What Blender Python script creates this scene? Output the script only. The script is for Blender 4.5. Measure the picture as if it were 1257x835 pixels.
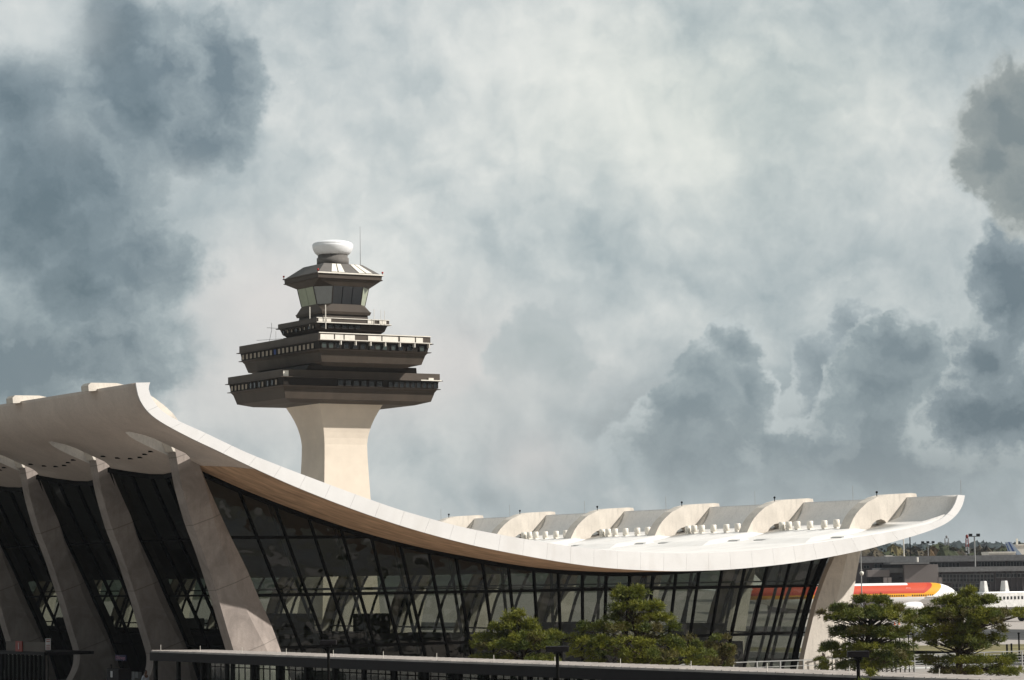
import bpy, bmesh, math, random
from mathutils import Vector, Matrix
from math import sin, cos, pi, radians, sqrt
random.seed(7)
for o in list(bpy.data.objects): bpy.data.objects.remove(o)
S = bpy.context.scene
COL = S.collection

# ------------------------------------------------------------------ camera
FPX, TH, PT, RL = 3376.13, 0.56319, 0.085958, 0.014347
CAM = Vector((-75.831, -150.226, 10.5))
DV = Vector((sin(TH), cos(TH), 0)); RV = Vector((cos(TH), -sin(TH), 0)); UP = Vector((0, 0, 1))
FW = DV*cos(PT) + UP*sin(PT); UU = UP*cos(PT) - DV*sin(PT)
cam = bpy.data.cameras.new('camera'); camo = bpy.data.objects.new('camera', cam); COL.objects.link(camo)
cam.sensor_width = 36; cam.lens = FPX/1257*36; cam.clip_start = 1; cam.clip_end = 20000
xr = RV*cos(RL) - UU*sin(RL)
yr = UU*cos(RL) + RV*sin(RL)
M = Matrix((xr, yr, -FW)).transposed().to_4x4(); M.translation = CAM
camo.matrix_world = M
S.camera = camo
S.render.resolution_x = 1024; S.render.resolution_y = 680

def ray(px, py):
    a = px-628.5; b = py-417.5
    u = a*cos(RL) - b*sin(RL); v = b*cos(RL) + a*sin(RL)
    return FW + RV*(u/FPX) - UU*(v/FPX)
def onD(px, py, D):            # the point a pixel shows at a given ground distance
    k = ray(px, py); return CAM + k*(D/k.dot(DV))
def onZ(px, py, z):
    k = ray(px, py); return CAM + k*((z-CAM.z)/k.z)

# ------------------------------------------------------------------ sun and sky
EL, AZ = radians(35), radians(47)
SUNV = Vector((sin(AZ)*cos(EL), -cos(AZ)*cos(EL), sin(EL)))
sl = bpy.data.lights.new('sun', 'SUN'); sl.energy = 4.8; sl.angle = radians(0.6); sl.color = (1.0, 0.95, 0.885)
so = bpy.data.objects.new('sun', sl); COL.objects.link(so)
so.rotation_euler = SUNV.to_track_quat('Z', 'Y').to_euler(); so.location = (0, -60, 90)

W = bpy.data.worlds.new('World'); S.world = W; W.use_nodes = True
nt = W.node_tree; nt.nodes.clear()
class NB:
    def __init__(s, nt): s.nt = nt
    def n(s, typ, **kw):
        x = s.nt.nodes.new(typ)
        for k, v in kw.items(): setattr(x, k, v)
        return x
    def put(s, inp, v):
        if isinstance(v, bpy.types.NodeSocket): s.nt.links.new(v, inp)
        elif v is not None: inp.default_value = v
    def m(s, op, a, b=None, c=None, clamp=False):
        x = s.n('ShaderNodeMath', operation=op, use_clamp=clamp)
        for i, v in enumerate((a, b, c)): s.put(x.inputs[i], v) if v is not None else None
        return x.outputs[0]
    def vm(s, op, a, b=None, out=0):
        x = s.n('ShaderNodeVectorMath', operation=op)
        s.put(x.inputs[0], a)
        if b is not None: s.put(x.inputs['Scale' if op == 'SCALE' else 1], b)
        return x.outputs[out]
    def xyz(s, x, y, z):
        c = s.n('ShaderNodeCombineXYZ')
        for i, v in enumerate((x, y, z)): s.put(c.inputs[i], v)
        return c.outputs[0]
    def sep(s, v):
        c = s.n('ShaderNodeSeparateXYZ'); s.put(c.inputs[0], v); return c.outputs
    def noise(s, vec, scale, detail=4, rough=.55, dist=0, col=False):
        x = s.n('ShaderNodeTexNoise'); s.put(x.inputs['Vector'], vec)
        x.inputs['Scale'].default_value = scale; x.inputs['Detail'].default_value = detail
        x.inputs['Roughness'].default_value = rough; x.inputs['Distortion'].default_value = dist
        return x.outputs['Color' if col else 'Fac']
    def ramp(s, fac, pts, interp='LINEAR'):
        x = s.n('ShaderNodeValToRGB'); s.put(x.inputs[0], fac); cr = x.color_ramp; cr.interpolation = interp
        while len(cr.elements) < len(pts): cr.elements.new(.5)
        for e, (p, c) in zip(cr.elements, pts):
            e.position = p; e.color = (c, c, c, 1) if isinstance(c, (int, float)) else (*c, 1)
        return x.outputs[0]
    def mix(s, fac, a, b, mode='MIX'):
        x = s.n('ShaderNodeMix', data_type='RGBA', blend_type=mode)
        s.put(x.inputs[0], fac)
        for i, v in ((6, a), (7, b)):
            s.put(x.inputs[i], (*v, 1) if isinstance(v, tuple) and len(v) == 3 else v)
        return x.outputs[2]
    def mr(s, v, a, b, c, d, t='LINEAR'):
        x = s.n('ShaderNodeMapRange', interpolation_type=t)
        for i, w in enumerate((v, a, b, c, d)): s.put(x.inputs[i], w)
        return x.outputs[0]

b = NB(nt)
SKYK = 0.1
tc = b.n('ShaderNodeTexCoord').outputs['Generated']
nis = b.n('ShaderNodeTexSky', sky_type='NISHITA'); nis.sun_disc = False
nis.sun_elevation = EL; nis.sun_rotation = pi - AZ; nis.altitude = 90; nis.air_density = 1.2; nis.dust_density = 2
dirn = b.vm('NORMALIZE', tc)
fx = b.vm('DOT_PRODUCT', dirn, tuple(RV), 1); fy = b.vm('DOT_PRODUCT', dirn, tuple(DV), 1); fz = b.sep(dirn)[2]
az = b.m('MULTIPLY', b.m('ARCTAN2', fx, fy), 33.76)      # hundredths: one unit is 1.7 degrees
el = b.m('MULTIPLY', b.m('ARCSINE', fz), 33.76)
P0 = b.xyz(az, el, 0.0)
# cloud forms: large warp and fine warp of the direction
w1 = b.vm('SCALE', b.vm('SUBTRACT', b.noise(P0, .55, 3, .5, col=True), (.5, .5, .5)), 0.9)
w2 = b.vm('SCALE', b.vm('SUBTRACT', b.noise(P0, 2.6, 9, .66, col=True), (.5, .5, .5)), 0.62)
P1 = b.vm('ADD', b.vm('ADD', P0, w1), w2)
Pw = b.vm('ADD', P0, w1)
P2 = b.vm('ADD', Pw, b.vm('SCALE', w2, .45))
def sk(px, py): return ((px-628.5)/100, (708.4-.0143*(px-628)-py)/100)
def ell(P, px, py, rx, ry):
    x0, y0 = sk(px, py)
    v = b.vm('MULTIPLY', b.vm('SUBTRACT', P, (x0, y0, 0)), (100/rx, 100/ry, 0))
    return b.vm('LENGTH', v, out=1)
def soft(P, lst):
    acc = None
    for px, py, rx, ry, a in lst:
        r = ell(P, px, py, rx, ry)
        g = b.m('MULTIPLY', b.m('EXPONENT', b.m('MULTIPLY', b.m('MULTIPLY', r, r), -1.0)), a)
        acc = g if acc is None else b.m('ADD', acc, g)
    return acc
def hard(P, lst):
    acc = None
    for px, py, rx, ry in lst:
        g = b.m('SUBTRACT', 1.0, ell(P, px, py, rx, ry))
        if acc is None: acc = g
        else:
            x = b.n('ShaderNodeMath', operation='SMOOTH_MAX'); b.put(x.inputs[0], acc); b.put(x.inputs[1], g); x.inputs[2].default_value = .12
            acc = x.outputs[0]
    return acc
lum = soft(Pw, [(700, 90, 170, 90, .17), (820, 190, 130, 60, .12), (360, 130, 90, 60, .05), (560, 270, 120, 60, .07), (380, 350, 110, 70, .16), (1100, 150, 120, 60, .06),
                (700, 290, 130, 60, -.10), (980, 330, 200, 45, -.10), (850, 20, 90, 40, -.06), (1190, 40, 200, 60, -.14), (960, 130, 60, 50, -.06), (620, 480, 160, 70, .03),
                (500, 620, 300, 90, -.07), (900, 570, 260, 70, -.10), (30, 40, 60, 60, .12), (120, 430, 200, 60, -.1), (1180, 600, 240, 70, -.22), (1110, 505, 240, 75, -.32), (860, 520, 120, 70, -.16), (690, 520, 110, 60, -.08), (100, 230, 190, 190, -.22), (250, 110, 80, 80, -.10), (250, 320, 60, 60, .06)])
fb = b.noise(b.vm('ADD', P0, b.vm('SCALE', w1, .8)), .75, 8, .56)
fb2 = b.noise(P1, 1.9, 6, .6)
rel = b.m('SUBTRACT', b.noise(P1, 1.5, 5, .55), b.noise(b.vm('ADD', P1, (.13, .16, 0)), 1.5, 5, .55))
rel2 = b.m('SUBTRACT', b.noise(P1, .7, 4, .5), b.noise(b.vm('ADD', P1, (.25, .3, 0)), .7, 4, .5))
rel = b.m('ADD', b.m('MULTIPLY', rel, .55), b.m('MULTIPLY', rel2, .5))
lum = b.m('ADD', b.m('ADD', .54, b.m('ADD', b.m('MULTIPLY', rel, .34), lum)), b.m('ADD', b.m('MULTIPLY', b.m('SUBTRACT', fb, .5), .46), b.m('MULTIPLY', b.m('SUBTRACT', fb2, .5), .16)))
base = b.ramp(lum, [(.18, (.19, .24, .27)), (.38, (.33, .395, .425)), (.52, (.475, .53, .545)), (.66, (.635, .67, .665)), (.85, (.80, .815, .795))])
pink = b.ramp(soft(Pw, [(400, 480, 330, 70, .8), (330, 365, 90, 70, 1.), (560, 420, 110, 60, .5), (650, 570, 60, 30, .6)]), [(0, 0.), (1, .75)])
base = b.mix(pink, base, (.62, .605, .60))
green = b.ramp(soft(Pw, [(880, 120, 260, 140, 1.0)]), [(0, 0.), (1, .5)])
base = b.mix(green, base, b.mix(1.0, base, (.97, 1.0, .93), 'MULTIPLY'))
def cumulus(base, P, lst, edge, deep, rim, mid, dark, op=.95, fade=None):
    D = hard(P, lst)
    mask = b.mr(D, 0.0, edge, 0.0, op, 'SMOOTHSTEP')
    if fade: mask = b.m('MULTIPLY', mask, b.mr(el, sk(0, fade[0])[1], sk(0, fade[1])[1], 0., 1., 'SMOOTHSTEP'))
    dd = b.m('SUBTRACT', b.m('ADD', D, b.m('MULTIPLY', b.m('SUBTRACT', fb2, .5), deep*1.0)), b.m('MULTIPLY', rel, deep*2.2))
    c = b.ramp(b.m('DIVIDE', dd, deep), [(0, rim), (.35, mid), (1, dark)])
    return b.mix(mask, base, c)
# left bank, seen in front of a bright layer
base = cumulus(base, P1, [(288, 90, 62, 92), (235, 165, 95, 62), (165, 100, 120, 100), (60, 220, 190, 170), (140, 330, 130, 120), (60, 440, 230, 110)], .24, .8,
               (.38, .44, .465), (.27, .33, .36), (.135, .185, .22), .94)
base = cumulus(base, P2, [(60, 250, 130, 140), (140, 50, 66, 90), (170, 130, 45, 60), (25, 150, 60, 70), (90, 350, 80, 80)], .6, .9,
               (.25, .315, .345), (.17, .225, .26), (.10, .145, .175), .85)
base = b.mix(b.m('MULTIPLY', soft(Pw, [(60, 50, 62, 40, 1.), (225, 215, 40, 30, .5), (90, 180, 40, 25, .3)]), .6), base, (.55, .60, .61))
# low towers
base = cumulus(base, P1, [(665, 420, 60, 48), (690, 460, 45, 60), (640, 440, 60, 50), (650, 560, 130, 120)], .28, 1.1, (.46, .51, .525), (.40, .455, .475), (.34, .40, .42), .8, (560, 430))
base = cumulus(base, P1, [(895, 425, 50, 40), (872, 475, 66, 62), (835, 520, 66, 55), (915, 490, 44, 60), (850, 590, 150, 90)], .12, .95, (.47, .53, .55), (.28, .34, .37), (.17, .225, .26), .95, (640, 470))
base = cumulus(base, P1, [(1052, 405, 32, 40), (1010, 455, 46, 50), (1000, 520, 60, 60)], .15, 1.0, (.45, .51, .53), (.29, .35, .385), (.20, .255, .29), .9, (630, 480))
base = cumulus(base, P1, [(1105, 440, 62, 55), (1080, 490, 80, 60), (1050, 560, 160, 70)], .12, .95, (.45, .51, .53), (.25, .31, .34), (.14, .19, .225), .93, (620, 500))
base = cumulus(base, P1, [(1245, 380, 66, 110), (1205, 450, 62, 60), (1240, 530, 150, 60)], .16, .9, (.39, .45, .47), (.205, .26, .295), (.10, .145, .18), .94, (630, 540))
base = cumulus(base, P1, [(1262, 165, 104, 92), (1222, 205, 62, 66), (1275, 250, 66, 70)], .26, .9, (.46, .50, .495), (.25, .285, .285), (.15, .19, .205), .93)
gz = b.mr(el, 0.0, 1.6, .62, 0., 'SMOOTHSTEP')
base = b.mix(gz, base, (.38, .425, .44))
base = b.mix(1.0, base, (1.0, .975, .955), 'MULTIPLY')
# added dimming of the unseen sky behind the camera, to cut ambient fill
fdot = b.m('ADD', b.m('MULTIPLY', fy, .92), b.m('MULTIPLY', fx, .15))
backdim = b.m('MULTIPLY', b.mr(fdot, .55, -.25, 0., 1., 'SMOOTHSTEP'), b.mr(fz, .9, .35, .35, 1.))
base = b.mix(b.m('MULTIPLY', backdim, .72), base, b.mix(1.0, base, (.10, .11, .12), 'MULTIPLY'))
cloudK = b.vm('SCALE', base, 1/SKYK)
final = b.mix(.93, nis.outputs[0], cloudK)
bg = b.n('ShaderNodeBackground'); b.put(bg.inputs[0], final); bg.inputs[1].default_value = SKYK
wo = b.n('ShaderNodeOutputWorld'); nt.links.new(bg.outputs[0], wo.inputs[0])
W.cycles.sampling_method = 'MANUAL'; W.cycles.sample_map_resolution = 512

S.view_settings.view_transform = 'Standard'; S.view_settings.look = 'None'; S.view_settings.exposure = 0.22; S.view_settings.gamma = 1
S.render.engine = 'CYCLES'
S.cycles.max_bounces = 10; S.cycles.transparent_max_bounces = 16; S.cycles.glossy_bounces = 4; S.cycles.diffuse_bounces = 3

# ------------------------------------------------------------------ materials
def mat(name, col, rough=.8, metal=0, var=.12, scale=1.5, var2=None, spec=.3, bump=0, bscale=20, stretch=None, dirt=0, dirtcol=(.12, .10, .085), dscale=.4):
    m = bpy.data.materials.new(name); m.use_nodes = True
    k = NB(m.node_tree); p = m.node_tree.nodes['Principled BSDF']
    p.inputs['Roughness'].default_value = rough; p.inputs['Metallic'].default_value = metal; p.inputs['Specular IOR Level'].default_value = spec
    pos = k.n('ShaderNodeTexCoord').outputs['Object']
    v = k.vm('MULTIPLY', pos, stretch) if stretch else pos
    n1 = k.noise(v, scale, 6, .6)
    c2 = var2 if var2 else tuple(x*(1-var*2.2) for x in col)
    c = k.mix(k.ramp(n1, [(.32, 0.), (.68, 1.)]), c2, tuple(min(1, x*(1+var*.5)) for x in col))
    if dirt:
        n2 = k.noise(k.vm('MULTIPLY', pos, (1, 1, .35)), dscale, 8, .65, 1.2)
        c = k.mix(k.ramp(n2, [(.5, 0.), (.72, dirt)]), c, dirtcol)
    k.put(p.inputs['Base Color'], c)
    if bump:
        bn = k.n('ShaderNodeBump'); bn.inputs['Strength'].default_value = bump; bn.inputs['Distance'].default_value = .02
        k.put(bn.inputs['Height'], k.noise(v, bscale, 4)); k.put(p.inputs['Normal'], bn.outputs[0])
    return m
def glass(name, tint, refl=1.0, rough=.02, ripple=.0, rscale=.6, ior=1.5):
    m = bpy.data.materials.new(name); m.use_nodes = True; t = m.node_tree; t.nodes.clear(); k = NB(t)
    tr = k.n('ShaderNodeBsdfTransparent'); tr.inputs[0].default_value = (*tint, 1)
    gl = k.n('ShaderNodeBsdfGlossy'); gl.inputs['Roughness'].default_value = rough; gl.inputs['Color'].default_value = (refl,)*3+(1,)
    fr = k.n('ShaderNodeFresnel'); bf = k.n('ShaderNodeNewGeometry').outputs['Backfacing']; k.put(fr.inputs[0], k.mr(bf, 0., 1., ior, 1/ior))
    if ripple:
        bn = k.n('ShaderNodeBump'); bn.inputs['Strength'].default_value = 1; bn.inputs['Distance'].default_value = ripple
        k.put(bn.inputs['Height'], k.noise(k.n('ShaderNodeTexCoord').outputs['Object'], rscale, 2, .4))
        k.put(gl.inputs['Normal'], bn.outputs[0]); k.put(fr.inputs['Normal'], bn.outputs[0])
    mx = k.n('ShaderNodeMixShader'); k.put(mx.inputs[0], fr.outputs[0]); k.put(mx.inputs[1], tr.outputs[0]); k.put(mx.inputs[2], gl.outputs[0])
    o = k.n('ShaderNodeOutputMaterial'); k.put(o.inputs[0], mx.outputs[0]); return m
def pane(name, col, rough=.08):
    return mat(name, col, rough, 0, .1, .6, spec=.6)

def concrete(name, col, dark=.62, dirt=.35, line=None):
    m = bpy.data.materials.new(name); m.use_nodes = True; k = NB(m.node_tree); p = m.node_tree.nodes['Principled BSDF']
    p.inputs['Roughness'].default_value = .85; p.inputs['Specular IOR Level'].default_value = .2
    pos = k.n('ShaderNodeTexCoord').outputs['Object']
    n1 = k.noise(pos, .55, 8, .62, .8); n2 = k.noise(k.vm('MULTIPLY', pos, (3, 3, .5)), 1.2, 6, .6); n3 = k.noise(pos, 9, 4, .6)
    c = k.mix(k.ramp(n1, [(.3, 0.), (.7, 1.)]), tuple(x*dark for x in col), col)
    c = k.mix(k.ramp(n2, [(.5, 0.), (.75, dirt)]), c, tuple(x*.5 for x in col))
    c = k.mix(k.ramp(n3, [(.35, .25), (.6, 0.)]), c, tuple(x*.6 for x in col))
    if line:      # pour joints, tilted like the photographed piers
        s = k.sep(pos)
        t = k.m('ADD', k.m('MULTIPLY', s[2], 1/line), k.m('MULTIPLY', s[0], -.35/line))
        fr = k.m('ABSOLUTE', k.m('SUBTRACT', k.m('FRACT', t), .5))
        c = k.mix(k.mr(fr, 0., .011, .75, 0.), c, tuple(x*.35 for x in col))
    k.put(p.inputs['Base Color'], c)
    bn = k.n('ShaderNodeBump'); bn.inputs['Strength'].default_value = .3; bn.inputs['Distance'].default_value = .02
    k.put(bn.inputs['Height'], n3); k.put(p.inputs['Normal'], bn.outputs[0])
    return m
MT = {}
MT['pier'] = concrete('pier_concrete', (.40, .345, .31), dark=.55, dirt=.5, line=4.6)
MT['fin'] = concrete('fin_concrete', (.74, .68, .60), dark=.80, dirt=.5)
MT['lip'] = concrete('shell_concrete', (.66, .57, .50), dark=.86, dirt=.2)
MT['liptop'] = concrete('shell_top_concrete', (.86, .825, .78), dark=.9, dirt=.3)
MT['white'] = mat('white_paint', (.71, .70, .69), .6, var=.04, scale=.4, dirt=.3, dirtcol=(.5, .47, .43))
MT['roofwhite'] = mat('white_roof_membrane', (.80, .775, .74), .75, var=.05, scale=.35, dirt=.3, dirtcol=(.6, .54, .46), dscale=.5)
MT['soffit'] = mat('stained_soffit', (.64, .42, .265), .8, var=.2, scale=1.0, stretch=(.45, 1.6, .45), dirt=.2, dirtcol=(.2, .12, .07), dscale=.8)
MT['frame'] = mat('dark_frame', (.007, .0065, .006), .6, var=.05, spec=.05)
MT['glass'] = glass('curtain_wall_glass', (.225, .24, .22), 1.0, .01, .18, .5)
MT['glass_front'] = glass('front_glass', (.20, .22, .20), .5, .03, .01, .5)
MT['innerblue'] = mat('blue_grey_strut', (.10, .13, .16), .6)
MT['floor'] = mat('terrazzo', (.05, .047, .045), .6, spec=.15)
MT['dark'] = mat('dark_void', (.004, .004, .004), .8, spec=.02)
MT['bronze'] = mat('dark_bronze_cladding', (.075, .058, .044), .6, var=.12, scale=.4, stretch=(1, 1, .3), dirt=.2, dirtcol=(.05, .04, .035))
MT['bronze2'] = mat('darker_bronze_band', (.028, .023, .019), .6, var=.1, spec=.1)
MT['stem'] = mat('tower_stem_concrete', (.76, .67, .56), .85, var=.05, scale=.3, dirt=.15, dirtcol=(.55, .46, .36), bump=.2)
MT['blind'] = mat('window_blind', (.36, .30, .23), .5, var=.1)
MT['dglass'] = mat('dark_glass', (.012, .015, .018), .08, var=.1, spec=.7)
MT['cabglass'] = mat('cab_glass', (.05, .065, .06), .06, var=.1, spec=.8)
MT['cabblind'] = mat('cab_shade', (.34, .37, .28), .3, var=.05)
MT['radome'] = mat('radome_white', (.80, .81, .82), .45, var=.03)
MT['drum'] = mat('grey_drum', (.15, .14, .13), .8, var=.06, spec=.15)
MT['metal'] = mat('galvanised_metal', (.36, .36, .35), .5, .3, var=.08)
MT['cream'] = mat('cream_metal', (.78, .74, .66), .6, var=.06)
MT['red'] = mat('red_lamp', (.45, .03, .02), .4)
MT['bark'] = mat('pine_bark', (.07, .048, .033), .9, var=.3, scale=6, bump=.5)
MT['canopyroof'] = mat('canopy_metal_roof', (.40, .37, .345), .45, .2, var=.15, scale=1.2)
MT['canopyfascia'] = mat('canopy_dark_fascia', (.013, .011, .012), .55, var=.08, spec=.12)
MT['glass_field'] = glass('field_glass', (.85, .88, .84), .6, .03, .01, .5)
MT['clearglass'] = glass('canopy_glass', (.5, .56, .53), .9, .02, .01, .8)
MT['asphalt'] = mat('asphalt', (.16, .15, .145), .9, var=.15, scale=.8, bump=.3)
MT['grey'] = mat('grey_metal', (.19, .19, .19), .6)
MT['wallgrey'] = mat('concourse_grey', (.115, .10, .10), .8, var=.06, scale=.1)
MT['walllight'] = mat('concourse_light_grey', (.21, .185, .175), .8, var=.06, scale=.1)
MT['tyre'] = mat('tyre_rubber', (.02, .02, .02), .8)
MT['skin'] = mat('skin', (.22, .12, .08), .6); MT['hair'] = mat('dark_hair', (.012, .010, .009), .7)
MT['shirt'] = mat('white_shirt', (.66, .67, .74), .8); MT['trousers'] = mat('dark_trousers', (.03, .03, .04), .8)
MT['planewhite'] = mat('aircraft_white', (.80, .79, .78), .35, var=.02, scale=.3, spec=.5)
MT['blue'] = mat('blue_panel', (.02, .06, .25), .5)

# ------------------------------------------------------------------ mesh builder
def origin(o):
    v = Vector((0, 0, 0))
    while o is not None: v = v + o.location; o = o.parent
    return v
class MB:
    def __init__(s): s.v = []; s.f = []; s.mi = []; s.sm = []
    def add(s, vs, fs, mi=0, sm=False):
        n = len(s.v); s.v += [tuple(v) for v in vs]
        for f in fs: s.f.append(tuple(i+n for i in f)); s.mi.append(mi); s.sm.append(sm)
    def hexa(s, p, mi=0):      # 8 corners: bottom loop 0-3, top loop 4-7
        s.add(p, [(3, 2, 1, 0), (4, 5, 6, 7), (0, 1, 5, 4), (1, 2, 6, 5), (2, 3, 7, 6), (3, 0, 4, 7)], mi)
    def box(s, x0, x1, y0, y1, z0, z1, mi=0):
        s.hexa([(x0, y0, z0), (x1, y0, z0), (x1, y1, z0), (x0, y1, z0), (x0, y0, z1), (x1, y0, z1), (x1, y1, z1), (x0, y1, z1)], mi)
    def obox(s, c, ax, ay, az_, mi=0):   # centre and three half axes
        c = Vector(c); a, bb, d = Vector(ax), Vector(ay), Vector(az_)
        s.hexa([c-a-bb-d, c+a-bb-d, c+a+bb-d, c-a+bb-d, c-a-bb+d, c+a-bb+d, c+a+bb+d, c-a+bb+d], mi)
    def bar(s, p, q, w, h=None, side=None, mi=0):
        p, q = Vector(p), Vector(q); h = h or w; t = (q-p).normalized()
        if side is None: side = Vector((0, 0, 1)) if abs(t.z) < .9 else Vector((1, 0, 0))
        a = t.cross(Vector(side)).normalized(); bb = a.cross(t).normalized()
        s.obox((p+q)/2, (q-p)/2, a*w/2, bb*h/2, mi)
    def tube(s, pts, rad, n=10, mi=0, caps=True, sm=True):
        pts = [Vector(p) for p in pts]; rad = rad if isinstance(rad, (list, tuple)) else [rad]*len(pts)
        vs = []; fs = []; m = len(pts); pa = None
        for i, p in enumerate(pts):
            t = (pts[min(i+1, m-1)]-pts[max(i-1, 0)]).normalized()
            if pa is None: pa = t.cross(Vector((0, 0, 1)) if abs(t.z) < .9 else Vector((1, 0, 0))).normalized()
            a = (pa - t*pa.dot(t)).normalized(); pa = a; bb = t.cross(a)
            for j in range(n):
                an = 2*pi*j/n; vs.append(p + (a*cos(an)+bb*sin(an))*rad[i])
        for i in range(m-1):
            for j in range(n):
                fs.append((i*n+j, i*n+(j+1) % n, (i+1)*n+(j+1) % n, (i+1)*n+j))
        s.add(vs, fs, mi, sm)
        if caps:
            s.add([vs[j] for j in range(n)], [tuple(range(n))[::-1]], mi); s.add([vs[(m-1)*n+j] for j in range(n)], [tuple(range(n))], mi)
    def lathe(s, c, prof, n=32, mi=0, sm=True):
        c = Vector(c); vs = []; fs = []
        for r, z in prof:
            for j in range(n): vs.append(c + Vector((r*cos(2*pi*j/n), r*sin(2*pi*j/n), z)))
        for i in range(len(prof)-1):
            for j in range(n): fs.append((i*n+j, i*n+(j+1) % n, (i+1)*n+(j+1) % n, (i+1)*n+j))
        fs.append(tuple(range(n))[::-1]); fs.append(tuple((len(prof)-1)*n+j for j in range(n)))
        s.add(vs, fs, mi, sm)
    def prism(s, poly, y0, y1, mi=0):     # polygon in (x,z) extruded along y
        n = len(poly)
        ar = sum(poly[i][0]*poly[(i+1) % n][1]-poly[(i+1) % n][0]*poly[i][1] for i in range(n))
        if ar < 0: poly = poly[::-1]
        vs = [(x, y0, z) for x, z in poly]+[(x, y1, z) for x, z in poly]
        fs = [tuple(range(n)), tuple(range(2*n-1, n-1, -1))]
        for i in range(n): j = (i+1) % n; fs.append((j, i, i+n, j+n))
        s.add(vs, fs, mi)
    def zprism(s, poly, z0, z1, mi=0, poly2=None):
        n = len(poly); p2 = poly2 or poly
        s.add([(x, y, z0) for x, y in poly]+[(x, y, z1) for x, y in p2],
              [tuple(range(n))[::-1], tuple(range(n, 2*n))]+[(i, (i+1) % n, (i+1) % n+n, i+n) for i in range(n)], mi)
    def build(s, name, mats, parent=None, local=False, bevel=0):
        me = bpy.data.meshes.new(name); off = Vector((0, 0, 0)) if (local or parent is None) else origin(parent)
        me.from_pydata([(v[0]-off.x, v[1]-off.y, v[2]-off.z) for v in s.v], [], s.f)
        for m in (mats if isinstance(mats, (list, tuple)) else [mats]): me.materials.append(MT[m] if isinstance(m, str) else m)
        me.polygons.foreach_set('material_index', s.mi); me.polygons.foreach_set('use_smooth', s.sm)
        me.update()
        o = bpy.data.objects.new(name, me); COL.objects.link(o)
        if parent is not None: o.parent = parent
        if bevel:
            bv = o.modifiers.new('bevel', 'BEVEL'); bv.width = bevel; bv.segments = 2; bv.limit_method = 'ANGLE'
        return o
def tag(o, label=None, cat=None, group=None, kind=None):
    if label: o['label'] = label
    if cat: o['category'] = cat
    if group: o['group'] = group
    if kind: o['kind'] = kind
    return o
def thing(name, label, cat, loc, group=None, rz=0):
    o = bpy.data.objects.new(name, None); COL.objects.link(o); o.location = loc; o.rotation_euler.z = rz; o.empty_display_size = .3
    return tag(o, label, cat, group)
def copy_tree(o, parent=None):
    c = o.copy(); COL.objects.link(c)
    if parent is not None: c.parent = parent
    for ch in [x for x in bpy.data.objects if x.parent == o]: copy_tree(ch, c)
    return c
def centred(mb):   # move a solid so its own origin can be its base
    xs = [v[0] for v in mb.v]; ys = [v[1] for v in mb.v]; zs = [v[2] for v in mb.v]
    return Vector(((min(xs)+max(xs))/2, (min(ys)+max(ys))/2, min(zs)))
def single(mb, name, mats, label, cat, group=None, kind=None, bevel=0):
    c = centred(mb); mb.v = [(v[0]-c.x, v[1]-c.y, v[2]-c.z) for v in mb.v]
    o = mb.build(name, mats, None, True, bevel); o.location = c
    return tag(o, label, cat, group, kind)
def struct(mb, name, mats): return tag(mb.build(name, mats), kind='structure')

DECK = 2.9
# ------------------------------------------------------------------ ground
m = MB(); m.add([(-6000, -6000, -.3), (9000, -6000, -.3), (9000, 9000, -.3), (-6000, 9000, -.3)], [(0, 1, 2, 3)])
MT['earth'] = mat('dry_grass_ground', (.10, .10, .05), .95, var=.3, scale=.02)
struct(m, 'ground', 'earth')
def pave(name, col, joint, jcol, width=.03, rough=.9):
    m_ = bpy.data.materials.new(name); m_.use_nodes = True; k = NB(m_.node_tree); p = m_.node_tree.nodes['Principled BSDF']; p.inputs['Roughness'].default_value = rough
    pos = k.n('ShaderNodeTexCoord').outputs['Object']; s_ = k.sep(pos)
    n1 = k.noise(pos, .08, 8, .65); n2 = k.noise(pos, 1.1, 5)
    c = k.mix(k.ramp(n1, [(.3, 0.), (.7, 1.)]), tuple(x*.74 for x in col), col)
    c = k.mix(k.ramp(n2, [(.3, .3), (.6, 0.)]), c, tuple(x*.7 for x in col))
    for i in (0, 1):
        fr = k.m('ABSOLUTE', k.m('SUBTRACT', k.m('FRACT', k.m('MULTIPLY', s_[i], 1/joint)), .5))
        c = k.mix(k.mr(fr, 0., width, .7, 0.), c, jcol)
    k.put(p.inputs['Base Color'], c); return m_
MT['apron'] = pave('apron_concrete', (.42, .375, .34), 7.5, (.08, .07, .06), .012)
MT['deckpave'] = pave('terrace_concrete', (.36, .33, .30), 3.0, (.05, .05, .05), .01)
m = MB(); m.add([(40, -120, 0), (1400, -120, 0), (1400, 1300, 0), (40, 1300, 0)], [(0, 1, 2, 3)]); struct(m, 'apron', 'apron')
m = MB(); m.zprism([(-140, -320), (92, -320), (92, 15.2), (66, 15.2), (66, 330), (-140, 330)], -.3, DECK)
struct(m, 'terrace', 'deckpave')
m = MB(); m.box(-34, -9.5, -300, 320, DECK+.001, DECK+.006); struct(m, 'front_road', 'asphalt')
MT['paint'] = mat('road_paint', (.7, .7, .66), .7, var=.1)
m = MB()
for y in range(-300, 320, 8): m.box(-21.8, -21.6, y, y+3, DECK+.008, DECK+.012)
for x in (-10.2, -33.4): m.box(x, x+.15, -300, 320, DECK+.008, DECK+.012)
struct(m, 'lane_markings', 'paint')
m = MB(); m.box(-9.5, -9.2, -300, 320, DECK-.02, DECK+.14); struct(m, 'kerb', 'deckpave')
# planting bed in front of the end wall
MT['soil'] = mat('bed_gravel', (.42, .37, .31), .95, var=.2, scale=1)  # unseen bed made pale to bounce light up onto the end soffit
m = MB(); m.zprism([(6, -38), (48, -38), (48, -4), (6, -4)], DECK-.01, DECK+.25); struct(m, 'planting_bed', 'soil')
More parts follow.
